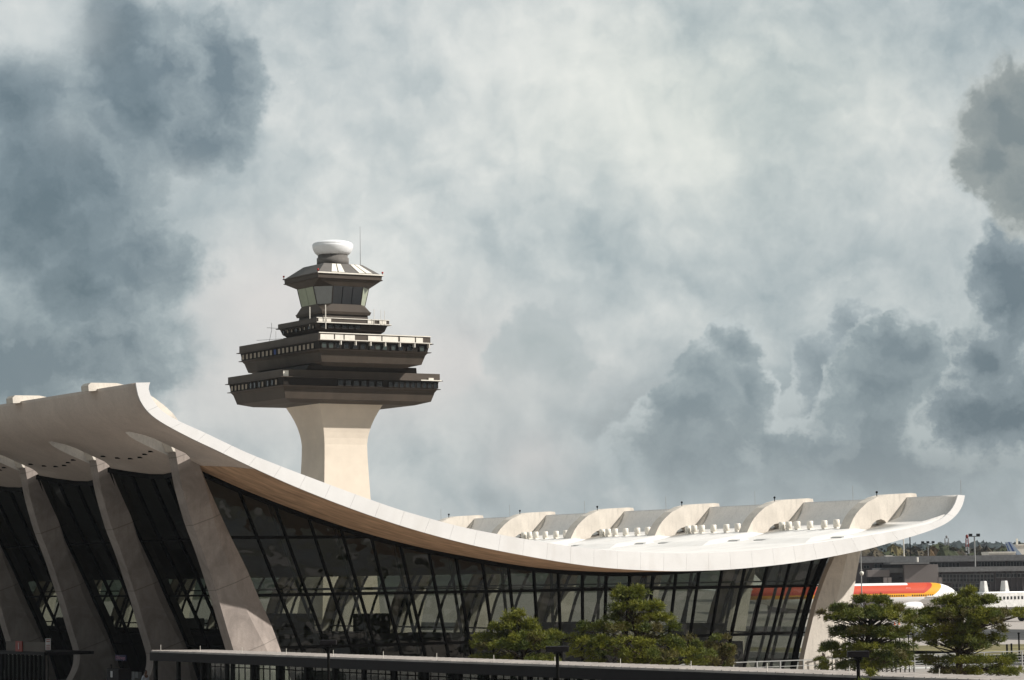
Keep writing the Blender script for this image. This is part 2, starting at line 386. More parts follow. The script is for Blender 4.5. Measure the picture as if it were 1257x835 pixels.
# airfield: grass strip and service road on the apron
MT['grass'] = mat('dry_lawn', (.21, .18, .075), .95, var=.3, scale=.15)
def strip(p, name, mt, z):
    m = MB(); m.add([(a, c_, z) for a, c_ in p], [tuple(range(len(p)))]); return struct(m, name, mt)
def stripD(D0, D1, L0, L1, name, mt, z):
    q = []
    for D, L in ((D0, L0), (D0, L1), (D1, L1), (D1, L0)): v = CAM+DV*D+RV*L; q.append((v.x, v.y))
    return strip(q, name, mt, z)
stripD(352, 392, 50, 130, 'grass_verge', 'grass', .006)
stripD(318, 343, 30, 150, 'service_road', 'asphalt', .006)
MT['tar'] = mat('dark_tarmac', (.06, .058, .055), .9, var=.3, scale=.1)
strip([(72, 18), (90, 18), (90, 900), (72, 900)], 'apron_road', 'tar', .006)
strip([(128, 40), (150, 40), (150, 900), (128, 900)], 'taxiway', 'tar', .006)
strip([(210, 120), (260, 120), (260, 900), (210, 900)], 'taxiway', 'tar', .006)
strip([(152, 40), (165, 40), (165, 900), (152, 900)], 'grass_verge', 'grass', .006)
stripD(300, 303, 30, 150, 'pavement_edge', 'paint', .009)

# ------------------------------------------------------------------ terminal shell
Bp = [(-7.57, 22.35), (-7.38, 21.51), (-6.95, 20.82), (-6.35, 20.30), (-5.4, 19.77), (-3.85, 19.06), (-2.3, 18.42), (-.72, 17.75), (1.03, 17.03), (3.06, 16.24), (5.5, 15.38),
      (7.77, 14.64), (10.08, 13.95), (12.31, 13.36), (14.58, 12.83), (17.1, 12.32), (22.1, 11.50), (26.1, 11.02), (30.5, 10.78), (33.75, 10.76), (37.3, 10.88), (42.3, 11.28), (47.5, 12.0),
      (50.75, 12.66), (53.4, 13.25), (55.2, 13.80), (56.35, 14.45), (57.0, 15.2), (57.24, 15.88)]
Tp = [(-6.69, 22.39), (-6.78, 21.9), (-6.35, 21.1), (-5.7, 20.55), (-4.7, 20.05), (-3.3, 19.5), (-1.75, 18.85), (-.2, 18.22), (1.5, 17.62), (3.5, 16.95), (5.9, 16.17),
      (8.17, 15.45), (10.4, 14.78), (12.7, 14.2), (14.9, 13.7), (17.3, 13.27), (22.2, 12.54), (26.1, 12.12), (30.56, 11.90), (33.8, 11.88), (37.2, 11.98), (42.1, 12.36), (46.9, 12.86),
      (50.2, 13.26), (52.7, 13.64), (54.5, 14.0), (55.7, 14.6), (56.35, 15.3), (56.63, 15.92)]
def cr(P, sub=3):
    out = []
    for i in range(len(P)-1):
        p0, p1, p2, p3 = P[max(i-1, 0)], P[i], P[i+1], P[min(i+2, len(P)-1)]
        for k in range(sub):
            t = k/sub
            out.append(tuple(.5*((2*p1[j])+(-p0[j]+p2[j])*t+(2*p0[j]-5*p1[j]+4*p2[j]-p3[j])*t*t+(-p0[j]+3*p1[j]-3*p2[j]+p3[j])*t**3) for j in (0, 1)))
    out.append(P[-1]); return out
Bs, Ts = cr(Bp), cr(Tp); NU = len(Bs)
def interp(P, x):
    for (a, za), (c_, zc) in zip(P, P[1:]):
        if a <= x <= c_ and c_ > a: return za+(zc-za)*(x-a)/(c_-a)
    return P[0][1] if x < P[0][0] else P[-1][1]
zB = lambda x: interp([p for p in Bs], x)
zT = lambda x: interp([p for p in Ts if p[0] >= -6.6 and p[0] <= 56.6], x)
BAY = 12.19; Y0 = 6.1; NBAY = 20; NCOL = NBAY
SLOTF = (-5.5, -1.35); SLOTR = (50.3, 55.0)
def slotw(x):            # half widths of the roof opening round each pier (near side, far side)
    a, c_ = SLOTF
    if a < x < c_:
        return (min(1.85, .25+(x-a)*2.0, .35+(c_-x)*2.4), min(.78, .1+(x-a)*.9))
    a, c_ = SLOTR
    if a < x < c_:
        t = (x-a)/(c_-a); w = 1.15*min(1, t/.3)*min(1, (1-t)/.45)+.03
        return (w, w)
    return None
root = thing('airport_terminal', 'long white terminal with sweeping hammock roof and leaning concrete piers', 'building', (0, 0, DECK))
m = MB()
YL = []                    # list of (base, w sign) lines
lines = [('c', 0.0)]
for k in range(NCOL):
    yk = Y0+BAY*k
    lines += [('o', yk, -4.5), ('s', yk, -1), ('s', yk, 1), ('o', yk, 4.5)]
lines.append(('c', Y0+BAY*(NCOL-1)+6.1))
def yl(L, w):
    if L[0] == 'c': return L[1]
    if L[0] == 'o': return L[1]+L[2]
    return L[1]+L[2]*(.6 if w is None else (w[0] if L[2] < 0 else w[1]))
def slot_ok(i): return slotw((Bs[i][0]+Bs[i+1][0])/2) is not None
wv = [slotw(p[0]) for p in Bs]
for lay, P in ((0, Ts), (1, Bs)):
    n0 = len(m.v)
    for L in lines:
        for i in range(NU): m.v.append((P[i][0], yl(L, wv[i]), P[i][1]))
    for j in range(len(lines)-1):
        gap = lines[j][0] == 's' and lines[j+1][0] == 's' and lines[j][1] == lines[j+1][1]
        for i in range(NU-1):
            if gap and slot_ok(i): continue
            q = (n0+j*NU+i, n0+j*NU+i+1, n0+(j+1)*NU+i+1, n0+(j+1)*NU+i)
            if lay: q = q[::-1]
            m.f.append(q)
            xm = (P[i][0]+P[i+1][0])/2
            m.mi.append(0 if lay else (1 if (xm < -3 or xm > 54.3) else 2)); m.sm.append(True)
nT = len(lines)*NU
for j in (0, len(lines)-1):                     # end faces
    for i in range(NU-1):
        q = (j*NU+i, nT+j*NU+i, nT+j*NU+i+1, j*NU+i+1); m.f.append(q if j == 0 else q[::-1]); m.mi.append(0); m.sm.append(False)
for i in (0, NU-1):                             # lip edges
    for j in range(len(lines)-1):
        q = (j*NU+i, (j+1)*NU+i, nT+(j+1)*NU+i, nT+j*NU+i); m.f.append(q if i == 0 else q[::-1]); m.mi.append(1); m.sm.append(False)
for j, L in enumerate(lines):                   # slot walls
    if L[0] == 's':
        for i in range(NU-1):
            if slot_ok(i):
                q = (j*NU+i, j*NU+i+1, nT+j*NU+i+1, nT+j*NU+i); m.f.append(q if L[2] < 0 else q[::-1]); m.mi.append(1); m.sm.append(False)
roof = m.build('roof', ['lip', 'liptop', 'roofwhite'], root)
# white end fascia, made of separate panels with open joints
def arclen(P):
    s = [0]
    for a, c_ in zip(P, P[1:]): s.append(s[-1]+math.dist(a, c_))
    return s
def fascia(y0, y1, flip=False):
    m = MB(); sl_ = arclen(Bs); tot = sl_[-1]; npan = 37; g = .006
    def at(P, s):
        s = max(0, min(tot, s))
        for i in range(NU-1):
            if sl_[i+1] >= s-1e-9:
                t = (s-sl_[i])/(sl_[i+1]-sl_[i]); return (P[i][0]+(P[i+1][0]-P[i][0])*t, P[i][1]+(P[i+1][1]-P[i][1])*t)
        return P[-1]
    for k in range(npan):
        a = tot*k/npan+(g if k else 0); c_ = tot*(k+1)/npan-(g if k < npan-1 else 0)
        ss = [a+(c_-a)*t/5 for t in range(6)]
        up = []; dn = []
        for s in ss:
            t_ = at(Ts, s); b_ = at(Bs, s); dx, dz = t_[0]-b_[0], t_[1]-b_[1]; l = math.hypot(dx, dz)
            up.append((t_[0]+dx/l*.04, t_[1]+dz/l*.04)); dn.append((b_[0]-dx/l*.02, b_[1]-dz/l*.02))
        n = 6; vs = [(x, y0, z) for x, z in dn]+[(x, y0, z) for x, z in up]+[(x, y1, z) for x, z in dn]+[(x, y1, z) for x, z in up]
        fs = []
        for i in range(n-1):
            fs += [(i, i+1, n+i+1, n+i), (2*n+i, 3*n+i, 3*n+i+1, 2*n+i+1), (n+i, n+i+1, 3*n+i+1, 3*n+i), (i, 2*n+i, 2*n+i+1, i+1)]
        fs += [(0, n, 3*n, 2*n), (n-1, 3*n-1, 4*n-1, 2*n-1)]
        m.add(vs, fs)
    return m.build('fascia', 'white', root)
fascia(-.12, -.004)
# brown soffit lining under the end overhang
m = MB(); ii = [i for i in range(NU) if -.75 < Bs[i][0] < 48.5]
GY = 6.72
sides = [[], []]
for i in ii:
    x, z = Bs[i]
    f_ = max(0, min(1, (x+.75)/.9))
    y0_ = .12+(1-f_)*6.4
    sides[0].append((x, y0_, z)); sides[1].append((x, GY, z))
n = len(ii)
vs = [(x, y, z-.004) for x, y, z in sides[0]+sides[1]]+[(x, y, z-.03) for x, y, z in sides[0]+sides[1]]
fs = []
for i in range(n-1): fs += [(i, i+1, n+i+1, n+i), (2*n+i, 3*n+i, 3*n+i+1, 2*n+i+1), (i, 2*n+i, 2*n+i+1, i+1), (n+i, n+i+1, 3*n+i+1, 3*n+i)]
fs += [(0, n, 3*n, 2*n), (n-1, 3*n-1, 4*n-1, 2*n-1)]
m.add(vs, fs); m.build('soffit_lining', 'soffit', root)

# piers: section (outer edge, ridge, inner edge) by height
PF = [(19.9, -2.7, -1.45, -1.2), (18.9, -2.42, -1.1, -.98), (18.3, -2.28, -.94, -.80), (17.3, -2.1, -.6, -.35), (16.3, -1.88, -.28, .10), (14.24, -1.25, .28, 1.1), (12.66, -.6, .8, 1.93), (11.2, -.06, 1.4, 2.72),
      (9.3, .6, 2.15, 3.6), (7.6, 1.13, 3.05, 4.45), (6.1, 1.62, 3.9, 5.05), (5.4, 1.75, 4.15, 5.35), (4.7, 1.66, 4.3, 5.6), (4.0, 1.33, 4.45, 5.85), (3.4, .9, 4.6, 6.05), (2.88, .45, 4.7, 6.2)]
PR = [(13.4, 52.6, 51.4, 50.8), (12.4, 52.3, 51.1, 50.4), (11.9, 52.15, 50.9, 50.15), (10.35, 51.73, 50.35, 49.2), (8.6, 51.3, 49.8, 48.35), (7.5, 51.05, 49.5, 47.95), (5.4, 50.67, 49.0, 47.25), (4.4, 50.75, 48.8, 46.95), (3.6, 51.1, 48.7, 46.8), (2.88, 51.7, 48.6, 46.6)]
def fine(P, sub=3):
    out = []
    for i in range(len(P)-1):
        p0, p1, p2, p3 = P[max(i-1, 0)], P[i], P[i+1], P[min(i+2, len(P)-1)]
        for k in range(sub):
            t = k/sub
            out.append(tuple(.5*((2*p1[j])+(-p0[j]+p2[j])*t+(2*p0[j]-5*p1[j]+4*p2[j]-p3[j])*t*t+(-p0[j]+3*p1[j]-3*p2[j]+p3[j])*t**3) for j in range(4)))
    out.append(P[-1]); return out
def pier(P, yk, ho=.55, hr=.66, hi=.26):
    m = MB(); vs = []; Q = fine(P)
    for z, xo, xr_, xi in Q:
        vs += [(xo, yk-ho, z), (xr_, yk-hr, z), (xi, yk-hi, z), (xi, yk+hi, z), (xr_, yk+hr, z), (xo, yk+ho, z)]
    fs = []
    for i in range(len(Q)-1):
        for j in range(6): a = i*6; fs.append((a+j, a+(j+1) % 6, a+6+(j+1) % 6, a+6+j))
    fs.append(tuple(range(6))); fs.append(tuple(range(len(Q)*6-1, len(Q)*6-7, -1)))
    if P is PR: fs = [f[::-1] for f in fs]
    m.add(vs, fs); return m
FINF = [(-8.14, 22.2), (-8.18, 22.55), (-8.0, 22.72), (-6.3, 22.74), (-5.3, 22.56), (-4.3, 22.18), (-3.7, 21.85), (-3.1, 21.44), (-2.5, 20.95), (-2.1, 20.45), (-1.5, 19.6), (-1.1, 18.7), (-.85, 18.2),
        (-2.5, 18.6), (-2.9, 19.5), (-3.4, 19.95), (-4.0, 20.1), (-4.6, 20.0), (-5.2, 20.1), (-6.3, 21.5), (-6.72, 22.3)]
FINR = [(50.95, 13.3), (51.2, 13.75), (51.53, 14.33), (51.85, 14.72), (52.26, 15.08), (52.89, 15.53), (53.84, 15.93), (54.78, 16.13), (57.1, 16.24), (57.55, 16.2), (57.62, 16.0), (57.5, 15.6), (57.2, 15.55), (56.66, 15.78), (54.95, 14.05), (54.85, 13.6), (54.70, 14.0),
        (54.5, 14.22), (54.15, 14.32), (53.75, 14.24), (53.35, 14.0), (52.9, 13.4)]
pf = pr = None
for k in range(NCOL):
    yk = Y0+BAY*k
    if k == 0:
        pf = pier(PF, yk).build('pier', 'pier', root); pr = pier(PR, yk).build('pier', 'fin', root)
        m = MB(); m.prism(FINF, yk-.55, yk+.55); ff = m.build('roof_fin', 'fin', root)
        m = MB(); m.prism(FINR, yk-.55, yk+.55)
        m.add([(56.6, yk-.55, 15.8), (54.78, yk-.56, 13.95), (55.25, yk-1.1, 14.2), (56.9, yk-.5, 15.6), (55.9, yk-.5, 13.9)], [(0, 1, 2), (0, 2, 3), (1, 4, 2), (2, 4, 3), (0, 3, 4, 1)])
        fr_ = m.build('roof_fin', 'fin', root)
        m = MB(); p = (54.1, yk-.2, 16.0); m.tube([p, (p[0], p[1], 16.24)], .03, 6); m.lathe((p[0], p[1], 16.22), [(.05, 0), (.08, .03), (.08, .12), (.04, .16)], 8)
        lampf = m.build('marker_lamp', 'dark', root)
        m = MB(); m.tube([(57.0, yk-6.1, 15.9), (57.0, yk-6.1, 17.0)], .016, 5); rod = m.build('lightning_rod', 'metal', root)
    else:
        for o in (pf, pr, ff, fr_, lampf, rod):
            c = o.copy(); c.location = o.location+Vector((0, BAY*k, 0)); COL.objects.link(c); c.parent = root

# curtain walls
def clip_top(x): return zB(x)
def endwall():
    wall = MB(); fr2 = MB(); sec = MB()
    m0, md, zr = 5.51, 1.929, 9.57
    sl_ = lambda i: -.435+.0375*i
    X = lambda i, z: m0+md*i+sl_(i)*(z-zr)
    zt = {}
    N0, N1 = -3, 24
    def xin(z): return interp(sorted([(p[0], p[3]) for p in PF]), z)
    def xout(z): return interp(sorted([(p[0], p[3]) for p in PR]), z)
    for i in range(N0, N1+1):
        z = 6.0
        for _ in range(60):
            zz = zB(X(i, z)); z = z+(zz-z)*.5
        zt[i] = min(z, 18)
    tr = [DECK, 6.22, 9.57, 13.24, 18.5]
    rnd = random.Random(3)
    yG = GY
    fr2o = wall
    for i in range(N0, N1):
        # lean-limited cell between mullion i and i+1
        for a, c_ in zip(tr, tr[1:]):
            z1l, z1r = min(c_, zt[i]), min(c_, zt[i+1])
            if z1l <= a and z1r <= a: continue
            z1l = max(z1l, a); z1r = max(z1r, a)
            if c_ > 18: pass
            q = [(X(i, a), a), (X(i+1, a), a), (X(i+1, z1r), z1r), (X(i, z1l), z1l)]
            # clip against the pier edges
            def cl(p):
                x, z = p; return (min(max(x, xin(z)-.05), xout(z)+.05), z)
            q = [cl(p) for p in q]
            if abs(q[1][0]-q[0][0]) < .02 and abs(q[2][0]-q[3][0]) < .02: continue
            tx, tz = rnd.uniform(-.011, .011), rnd.uniform(-.009, .009)
            cx = sum(p[0] for p in q)/4; cz = sum(p[1] for p in q)/4
            wall.add([(x, yG+(x-cx)*tx+(z-cz)*tz, z) for x, z in q], [(0, 1, 2, 3)])
    def inside(i, z): x = X(i, z); return xin(z)-.02 < x < xout(z)+.02
    for i in range(N0, N1+1):
        zs = [DECK+.02+(zt[i]-DECK-.02)*t/60 for t in range(61)]
        zs = [z for z in zs if inside(i, z) and z < zB(X(i, z))+.02]
        if len(zs) < 2: continue
        a, c_ = zs[0], zs[-1]
        fr2.bar((X(i, a), yG, a), (X(i, c_), yG, c_), .115, .24, side=(0, 1, 0))
        if i % 2 == 1:
            sec.bar((X(i, a)+.25, yG+1.25, a), (X(i, c_)+.25, yG+1.25, c_), .13, .2, side=(0, 1, 0))
    for z in (6.22, 9.57, 13.24):
        xs = [x*.25 for x in range(-20, 240)]; xs = [x for x in xs if xin(z) < x < xout(z) and zB(x) > z]
        if xs:
            fr2.bar((xin(z), yG, z), (xs[-1] if z > 12 else xout(z), yG, z), .09, .2)
        if z == 9.57: sec.bar((xin(z), yG+1.25, z+.35), (xout(z), yG+1.25, z+.35), .07, .1)
    # head frame follows the shell, side frames follow the piers
    pts = [(p[0], p[1]-.16) for p in Bs if -.9 < p[0] < 50.3]
    for p, q in zip(pts, pts[1:]): fr2.bar((p[0], yG, p[1]), (q[0], yG, q[1]), .30, .26, side=(0, 1, 0))
    for f_, s_ in ((xout, -1),):
        zz = [3, 5, 7, 9, 11, 12.2]
        for a, c_ in zip(zz, zz[1:]): fr2.bar((f_(a)+s_*.15, yG, a), (f_(c_)+s_*.15, yG, c_), .35, .3, side=(0, 1, 0))
    fr2.bar((xin(3), yG, 3.05), (xout(3), yG, 3.05), .3, .3)
    return wall, fr2, sec
wl, fr2, sec = endwall()
e = fr2.build('window_wall', 'frame', root); e['label'] = 'tall end window wall under the sweeping fascia'
wl.build('glass', 'glass', e); sec.build('wind_brace', 'innerblue', e)
# side walls between piers
def sidewall(P, sgn, y0, y1):
    tab = sorted([(p[0], p[3]) for p in P])
    def xx(z, t): return interp(tab, z)+sgn*(-.75+1.25*sin(pi*t))
    cols = 6 if sgn > 0 else 4; g = MB(); f3 = MB()
    def top(t):
        z = 12.
        for _ in range(60): z += (zB(xx(z, t))-z)*.4
        return z
    tops = [top(j/cols) for j in range(cols+1)]
    pt = lambda j, s_: (lambda z: Vector((xx(z, j/cols), y0+(y1-y0)*j/cols, z)))(DECK+(tops[j]-DECK)*s_)
    for j in range(cols):
        for k in range(12):
            g.add([pt(j, k/12), pt(j+1, k/12), pt(j+1, (k+1)/12), pt(j, (k+1)/12)], [(0, 3, 2, 1) if sgn > 0 else (0, 1, 2, 3)])
        f3.bar(pt(j, 1)-UP*.13, pt(j+1, 1)-UP*.13, .3, .3); f3.bar(pt(j, 0)+UP*.15, pt(j+1, 0)+UP*.15, .3, .3)
        for z in (6.22, 9.57, 13.24):
            if z < min(tops)-1: f3.bar(pt(j, (z-DECK)/(tops[j]-DECK)), pt(j+1, (z-DECK)/(tops[j+1]-DECK)), .09, .12)
    for j in range(cols+1):
        for k in range(12): f3.bar(pt(j, k/12), pt(j, (k+1)/12+.002), .1 if 0 < j < cols else .34, .22, side=(1, 0, 0))
    return f3, g
for P, sgn in ((PF, 1), (PR, -1)):
    fr3, g = sidewall(P, sgn, Y0+.45, Y0+BAY-.45)
    f1 = fr3.build('window_wall', 'frame', root); g1 = g.build('glass', 'glass_front' if P is PF else 'glass_field', f1)
    for k in range(1, NCOL-1):
        c = f1.copy(); c.location = f1.location+Vector((0, BAY*k, 0)); COL.objects.link(c); c.parent = root
        c2 = g1.copy(); COL.objects.link(c2); c2.parent = c
# far end wall, floor, ticket counters inside
m = MB(); ye = Y0+BAY*(NCOL-1)
pts = [(0, DECK)]+[(p[0], p[1]+.02) for p in Bs if 0 < p[0] < 49]+[(49, DECK)]
m.prism(pts, ye-.2, ye+.1); m.build('end_wall', 'frame', root)
m = MB(); m.box(3.5, 48.5, 6.9, ye-.3, DECK+.002, DECK+.06); m.build('hall_floor', 'floor', root)
cnt = MB()
for k in range(8): cnt.box(16, 30, 14+24*k, 32+24*k, DECK+.06, 6.4)
cnt.box(40, 46.2, 12, ye-1, DECK+.06, 5.6)
cnt.build('ticket_hall_core', 'bronze2', root)
rc = random.Random(12); yy = 10.0
while yy < 200:
    l_ = rc.uniform(2, 9); h_ = rc.uniform(5.8, 7.6)
    c_ = MB(); x_ = rc.uniform(38, 44); c_.box(x_, x_+rc.uniform(1, 3), yy, yy+l_, DECK+.06, h_); c_.build('hall_kiosk', rc.choice(['bronze2', 'dark', 'bronze', 'grey']), root, bevel=.03)
    yy += l_+rc.uniform(2, 10)
# recessed downlights in the shell above each bay
dl = None
for k in range(6):
    for x, dy in ((-2.98, 15.07), (-2.57, 13.7), (-2.33, 12.25), (-2.35, 10.72), (-2.67, 9.3), (-2.93, 7.85)):
        y = dy+BAY*k; z = zB(x)
        if dl is None:
            m = MB(); m.lathe((x, y, z-.05), [(.19, 0), (.19, .08)], 14); dl = m.build('downlight', 'dark', root); dl0 = Vector((x, y, z))
        else:
            c = dl.copy(); COL.objects.link(c); c.parent = root; c.location = dl.location+Vector((x, y, z))-dl0
# roof plant: white vent drums near the field edge, low kerbs and pipes
vent = kerb = None
for k in range(12):
    for y, x, h in ((9.9, 53.5, .55), (11.1, 53.3, .52), (12.8, 53.3, .55), (14.4, 53.35, .56), (15.5, 53.4, .6), (16.15, 53.25, .58)):
        if k == 0 and y < 12 and y < 10: pass
        yy = y+BAY*k; z = zT(x)
        if vent is None:
            m = MB(); m.lathe((x, yy, z-.02), [(.19, 0), (.19, .09), (.24, .10), (.24, .62), (.20, .66)], 16); m.box(x-.2, x+.15, yy-.28, yy+.05, z-.02, z+.1)
            vent = m.build('roof_vent', 'cream', root); v0 = Vector((x, yy, z)); MT
        else:
            c = vent.copy(); COL.objects.link(c); c.parent = root; c.location = vent.location+Vector((x, yy, z))-v0; c.scale.z = 1
for k in range(9):
    for j in range(3):
        x = 47.9; yy = 1.6+BAY*k+j*4.1
        if kerb is None:
            m = MB(); m.hexa([(x-.5, yy, zT(x-.5)-.03), (x+.5, yy, zT(x+.5)-.03), (x+.5, yy+2.4, zT(x+.5)-.03), (x-.5, yy+2.4, zT(x-.5)-.03), (x-.25, yy+.2, zT(x)+.06), (x+.35, yy+.2, zT(x)+.14), (x+.35, yy+2.2, zT(x)+.14), (x-.25, yy+2.2, zT(x)+.06)])
            m.box(x-.53, x-.5, yy+.2, yy+2.2, zT(x-.5)-.02, zT(x-.5)+.05, 1)  # thin grey strip stands in for the shadow under the kerb edge
            kerb = m.build('roof_hatch', ['roofwhite', 'grey'], root); k0 = yy
        else:
            c = kerb.copy(); COL.objects.link(c); c.parent = root; c.location = kerb.location+Vector((0, yy-k0, 0))
# low sloping saddle between cables at the near bay
for k in range(6):
    y = .3+BAY*k; m = MB()
    m.hexa([(44, y+1.5, zT(44)-.05), (52.2, y+4.2, zT(52.2)-.05), (52.2, y+7.2, zT(52.2)-.05), (44, y+9.5, zT(44)-.05), (46, y+3.2, zT(46)+.22), (51.2, y+4.7, zT(51.2)+.25), (51.2, y+6.7, zT(51.2)+.25), (46, y+8, zT(46)+.22)])
    m.build('roof_saddle', 'roofwhite', root)

# ------------------------------------------------------------------ control tower
TC = Vector((111.55, 194.3, 0))
tw = thing('control_tower', 'tall airport control tower with dark stacked decks on flaring pale concrete stem', 'tower', TC)
def rect(hx, hy, ch=0):
    x, y = TC.x, TC.y
    if ch: return [(x-hx+ch, y-hy), (x+hx-ch, y-hy), (x+hx, y-hy+ch), (x+hx, y+hy-ch), (x+hx-ch, y+hy), (x-hx+ch, y+hy), (x-hx, y+hy-ch), (x-hx, y-hy+ch)]
    return [(x-hx, y-hy), (x+hx, y-hy), (x+hx, y+hy), (x-hx, y+hy)]
def loft(m, secs, mi=0):      # secs: (z, hx, hy)
    vs = []; fs = []
    for z, hx, hy in secs: vs += [(x, y, z) for x, y in rect(hx, hy)]
    for i in range(len(secs)-1):
        for j in range(4): fs.append((i*4+j, i*4+(j+1) % 4, i*4+4+(j+1) % 4, i*4+4+j))
    fs.append((3, 2, 1, 0)); n = len(secs)*4; fs.append((n-4, n-3, n-2, n-1)); m.add(vs, fs, mi)
m = MB()
loft(m, [(0, 4.9, 4.9), (22, 3.72, 3.72), (25.4, 3.56, 3.56), (27.6, 3.46, 3.46), (29.5, 3.42, 3.42), (30.4, 3.5, 3.5), (31.2, 3.64, 3.64), (32.2, 3.88, 3.88), (33.2, 4.22, 4.22), (34.1, 4.6, 4.6), (35.15, 5.1, 5.1)])
m.build('stem', 'stem', tw)
def deckset(hx, hy, zt_, z1, z2, zb, zu, name, proj=.32, inb=.95, nwx=0, nwy=0, wz=None):
    m = MB(); th = .12
    loft(m, [(zu, hx-inb-.1-1.6, hy-inb-1.7), (zb, hx-inb, hy-inb), (z2-.45, hx-.55, hy-.55), (z2-.1, hx-.3, hy-.3)])
    loft(m, [(z2-.1, hx+.05, hy+.05), (z2, hx+.12, hy+.12)])
    loft(m, [(z1, hx+proj, hy+proj), (z1+.1, hx+proj, hy+proj)])
    # parapet as a hollow ring
    a, c_ = .02, .2
    for (x0, x1, y0, y1) in ((-hx, hx, -hy, -hy+c_), (-hx, hx, hy-c_, hy), (-hx, -hx+c_, -hy+c_, hy-c_), (hx-c_, hx, -hy+c_, hy-c_)):
        m.box(TC.x+x0, TC.x+x1, TC.y+y0, TC.y+y1, z1+.1, zt_)
    body = m.build(name, 'bronze', tw)
    m = MB(); loft(m, [(z2, hx-.32, hy-.32), (z1, hx-.12, hy-.12)]); m.build('window_band', 'bronze2', tw)
    return body
def tower_window(face, t, z0, z1, w, hx, hy, mt, lean=0):
    m = MB()
    if face == 'x':      # -X face, t along Y
        x = TC.x-hx; y = TC.y+t; q = [(x, y-w/2, z0), (x, y+w/2, z0), (x, y+w/2, z1), (x, y-w/2, z1)]; ax = Vector((-1, 0, 0)); sx = Vector((0, 1, 0))
    else:
        y = TC.y-hy; x = TC.x+t; ax = Vector((0, -1, 0)); sx = Vector((1, 0, 0))
    c = Vector((x, y, (z0+z1)/2)); h = (z1-z0)/2
    off = ax*(-.02-.0)
    m.obox(c+ax*.06, sx*(w/2), ax*.03, UP*h, 0)
    for s in (-1, 1): m.obox(c+sx*(s*w/2)+ax*.08, sx*.05, ax*.07, UP*(h+.05), 1)
    m.obox(c+UP*h+ax*.08, sx*(w/2), ax*.07, UP*.05, 1); m.obox(c-UP*h+ax*.08, sx*(w/2), ax*.07, UP*.05, 1)
    return m.build('window', [mt, 'bronze2'], tw)
# lower deck
deckset(12.6, 8.4, 39.47, 38.40, 37.3, 35.55, 35.1, 'lower_deck')
m = MB(); loft(m, [(38.45, 9.6, 7.2), (40.2, 8.5, 8.8)]); m.build('deck_neck', 'bronze2', tw)
for i in range(5): tower_window('x', 7.4-i*1.12, 37.42, 38.22, .78, 12.36, 0, 'blind')
for i, t in enumerate((-6.2, -5.0, -3.6, -2.1, -1, .4, 1.6)):
    tower_window('x', t, 37.42, 38.22, .75, 12.36, 0, 'blind' if i in (0, 3) else 'dglass')
for i in range(6): tower_window('y', -3.4+i*1.24, 37.42, 38.2, .95, 0, 8.17, 'dglass')
for i in range(9): tower_window('y', 4.6+i*.92, 37.42, 38.2, .7, 0, 8.17, 'dglass')
# upper deck
deckset(8.9, 12.15, 44.34, 43.25, 42.15, 40.45, 40.05, 'upper_deck')
m = MB(); loft(m, [(43.35, 6.0, 6.0), (45.1, 5.3, 5.3)]); m.build('deck_neck', 'bronze2', tw)
for i in range(18):
    tower_window('x', 11.2-i*1.25, 42.28, 43.08, .88, 8.66, 0, 'blue' if i == 8 else 'blind')
for i, t in enumerate((-8.0, -6.9, -5.9, -4.5, -3.1, -1.9, -.4, .5, 1.6, 3.0, 4.2, 5.6, 7.6)):
    tower_window('y', t, 42.28, 43.05, .8, 0, 11.92, 'cabglass' if i in (0, 1, 7, 8, 9, 12) else 'dglass')
m = MB()
for i in range(7): x = TC.x-5.6+i*2.35; m.box(x-.06, x+.06, TC.y-12.55, TC.y-12.0, 42.75, 43.3)
m.box(TC.x-8.9, TC.x+8.9, TC.y-12.52, TC.y-12.48, 43.36, 43.46)
m.build('sun_bracket', 'cream', tw)
m = MB()
for a, c_ in ((-8.7, -6.6), (-6.4, -5.1), (-4.9, -3.3), (-1.2, .9), (1.1, 3.6), (3.9, 6.3), (6.5, 7.6)):
    m.box(TC.x+a, TC.x+c_, TC.y-12.26, TC.y-12.17, 43.42, 44.15)
m.box(TC.x-8.9, TC.x+8.9, TC.y-12.3, TC.y-12.17, 44.3, 44.42); m.build('parapet_panels', 'cream', tw)
# third deck
m = MB(); h = 5.85
loft(m, [(45.1, h-1.0, h-1.0), (45.5, h-.5, h-.5), (46.3, h-.2, h-.2)]); loft(m, [(46.35, h+.25, h+.25), (46.45, h+.25, h+.25)])
for (x0, x1, y0, y1) in ((-h, h, -h, -h+.12), (-h, h, h-.12, h), (-h, -h+.12, -h+.12, h-.12), (h-.12, h, -h+.12, h-.12)): m.box(TC.x+x0, TC.x+x1, TC.y+y0, TC.y+y1, 46.45, 47.1)
m.build('service_deck', 'bronze', tw)
m = MB()
m.box(TC.x-h, TC.x+h, TC.y-h-.1, TC.y-h-.02, 47.05, 47.15); m.box(TC.x-h-.1, TC.x+h+.2, TC.y-h-.32, TC.y-h-.26, 46.38, 46.5)
for a, c_ in ((-5.6, -4.6), (-4.3, -3.6), (2.3, 3.2), (4.2, 5.3)): m.box(TC.x+a, TC.x+c_, TC.y-h-.12, TC.y-h-.02, 46.55, 46.98)
m.build('service_rail', 'cream', tw)
for i in range(8): tower_window('x', 4.6-i*1.28, 45.62, 46.12, .62, h-.32, 0, 'blind' if i % 3 else 'dglass')
for i in range(6): tower_window('y', -4.6+i*1.1, 45.7, 46.2, .8, 0, h-.3, 'dglass')
